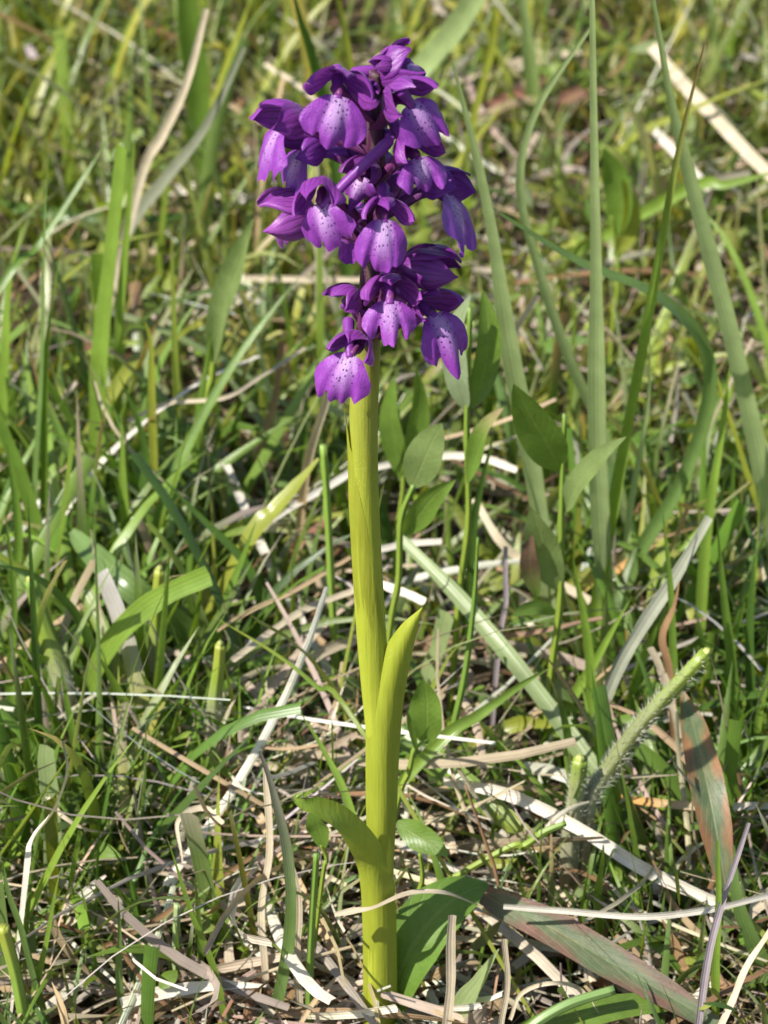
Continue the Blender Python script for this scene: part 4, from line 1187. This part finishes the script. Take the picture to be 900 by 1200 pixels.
herb('low clover-like herb in the middle of the lower right', (600, 1010), 3.0, [(585, 1000), (610, 992), (640, 975), (660, 965)], [9, 11, 12, 9], 'st', [
    dict(pts=[(560, 1000), (575, 1010), (590, 1012), (606, 1006)], w=14, col='y', Y=[3.0, 2.8])])
herb('spade leaf lying flat in the lower left straw', (130, 1000), 3.2, None, 0, 'st', [
    dict(pts=[(96, 1000), (110, 996), (124, 998), (142, 1004)], w=26, col='lg', Y=[3.4, 2.8])])


# ---- leaves of another colour
def coloured_leaf(label, pts, w, Y, edge, mid, roll, fold=0.25):
    HC[0] += 1
    n, nc = 34, 13
    path = catmull([at(p[0], p[1], y) for p, y in zip(pts, Y)], n)
    t = np.linspace(0, 1, n)
    hw = np.interp(t, np.linspace(0, 1, len(w)), w) * 0.5
    hw = np.array([h * cm_per_px(p) for h, p in zip(hw, path)])
    V, F, uv = ribbon(path, hw, -FWD, roll, fold, nc, 0.25, 0.0, 0.05)
    s = np.abs(np.linspace(-1, 1, nc))[None, :]
    wob = 0.22 * np.sin(t * 17 + 1)[:, None] + 0.12 * np.sin(t * 41)[:, None]
    k = np.clip((s + wob - 0.42) * 2.2, 0, 1)
    k = np.maximum(k, np.clip((0.30 - t) * 5, 0, 1)[:, None])[..., None] if edge == 'rd' else k[..., None]
    rr = np.random.default_rng(HC[0]); nz = rr.normal(0, 1, (n, nc)); nz = (nz + np.roll(nz, 1, 0) + np.roll(nz, 2, 0)) / 2.2
    k = np.clip(k + 0.22 * nz[..., None], 0, 1)
    C = (np.array(CO[edge]) * k + np.array(CO[mid]) * (1 - k)) * (1 + 0.10 * nz[..., None])
    o = put('grass_shoot', V, F, M_LEAF, None, uv, C.reshape(-1, 3), path[0])
    tag(o, label, 'grass', GA)


CO['rd'] = (0.20, 0.108, 0.080); CO['re'] = (0.30, 0.15, 0.07); CO['gg'] = (0.13, 0.175, 0.085)
coloured_leaf('broad reddish-brown blade with a green centre lying at the bottom right',
              [(548, 1028), (580, 1056), (640, 1084), (710, 1125), (780, 1165), (850, 1210)], [2, 30, 42, 44, 36, 18], [1.6, 1.3, 0.8, 0.2, -0.4, -1.0], 'rd', 'gg', 0.15)
coloured_leaf('blue-green blade with rusty edges hanging at the lower right',
              [(800, 812), (812, 850), (826, 910), (838, 970), (850, 1040)], [6, 30, 42, 40, 20], [5.0, 4.4, 3.2, 2.4, 1.8], 're', 'gg', -0.1)


# ---- cut, hairy stems
def hairy(label, pts, w, Y, cols, hair_from, hair_to, nh, hl):
    HC[0] += 1
    f = at(pts[0][0], pts[0][1], Y[0]); f[2] = 0
    e = empty('cut_stem', f)
    tag(e, label, 'stem', 'hairy cut stems')
    n = 30
    P = [at(p[0], p[1], y) for p, y in zip(pts, np.interp(np.linspace(0, 1, len(pts)), np.linspace(0, 1, len(Y)), Y))]
    if P[0][2] > 0.3:
        P = [P[0] + np.array([(P[0] - P[1])[0] * 0.3, 0, -P[0][2] - 0.2])] + P
    path = catmull(P, n)
    t = np.linspace(0, 1, n)
    r = np.interp(t, np.linspace(0, 1, len(w)), w) * 0.5
    r = np.array([h * cm_per_px(p) for h, p in zip(r, path)])
    V, F, uv = tube(path, r, 14, 0.06, 6)
    put('stem', V, F, M_STALK, e, uv, np.repeat(along(cols, t), 14, 0), f)
    # ragged inner core standing out of the cut
    d = nrm(path[-1] - path[-2])
    V2, F2, uv2 = tube(np.array([path[-1] - d * 0.1, path[-1] + d * 0.06, path[-1] + d * 0.10]), np.array([0.72, 0.66, 0.3]) * r[-1], 9, 0.2, 4)
    put('core', V2, F2, M_STALK, e, uv2, np.tile(np.array((0.36, 0.40, 0.10)), (len(V2), 1)), f)
    rr = np.random.default_rng(HC[0])
    HV, HF = [], []
    for k in range(nh):
        q = rr.uniform(hair_from, hair_to) * (n - 1)
        i = int(min(q, n - 2)); c = path[i] + (path[i + 1] - path[i]) * (q - i)
        T = nrm(path[i + 1] - path[i])
        v = nrm(rr.normal(0, 1, 3)); v = nrm(v - T * np.dot(v, T))
        b0 = c + v * r[i] * 0.95
        dirn = nrm(v * 0.8 + T * 0.7 + rr.normal(0, 0.25, 3))
        sd = nrm(np.cross(dirn, rr.normal(0, 1, 3))) * 0.006
        j = len(HV)
        HV += [b0 + sd, b0 - sd, b0 + dirn * hl * rr.uniform(0.5, 1.2)]
        HF.append([j, j + 1, j + 2])
    h = put('hair', HV, HF, M_STRAW, e, np.zeros((len(HV), 2)), np.tile(np.array((0.55, 0.55, 0.46)), (len(HV), 1)), f)
    h['kind'] = 'stuff'
    return e


hairy('thick hairy cut stem leaning right in the lower right', [(690, 945), (715, 900), (755, 845), (828, 765)], [16, 19, 21, 21, 17], [4.0, 4.6], ['br', 'sl', 'sm', 'sm', 'st'], 0.15, 0.98, 900, 0.16)
hairy('pale hairy upright sheath at the foot of the leaning cut stem', [(668, 1000), (674, 945), (680, 890)], [22, 24, 18], [3.9, 3.9], ['br', 'sl', 'sl', 'st'], 0.1, 0.95, 600, 0.12)
hairy('cut yellow-green stub with a whitish sleeve left of the straw heap', [(252, 860), (252, 820), (256, 785), (258, 756)], [20, 20, 15, 12], [6.6, 6.6], ['br', 'sl', 'st', 'y'], 0.0, 0.5, 350, 0.10)
hairy('upright cut stub standing behind the arching blade', [(182, 800), (182, 760), (184, 710), (187, 668)], [20, 20, 15, 12], [8.8, 8.8], ['br', 'sl', 'st', 'y'], 0.0, 0.5, 350, 0.10)
hairy('pale sleeved stem base leaning left at the left side', [(78, 820), (66, 775), (52, 735), (36, 680)], [24, 26, 22, 15], [8.0, 8.4], ['br', 'sl', 'st', 'g'], 0.0, 0.6, 350, 0.10)
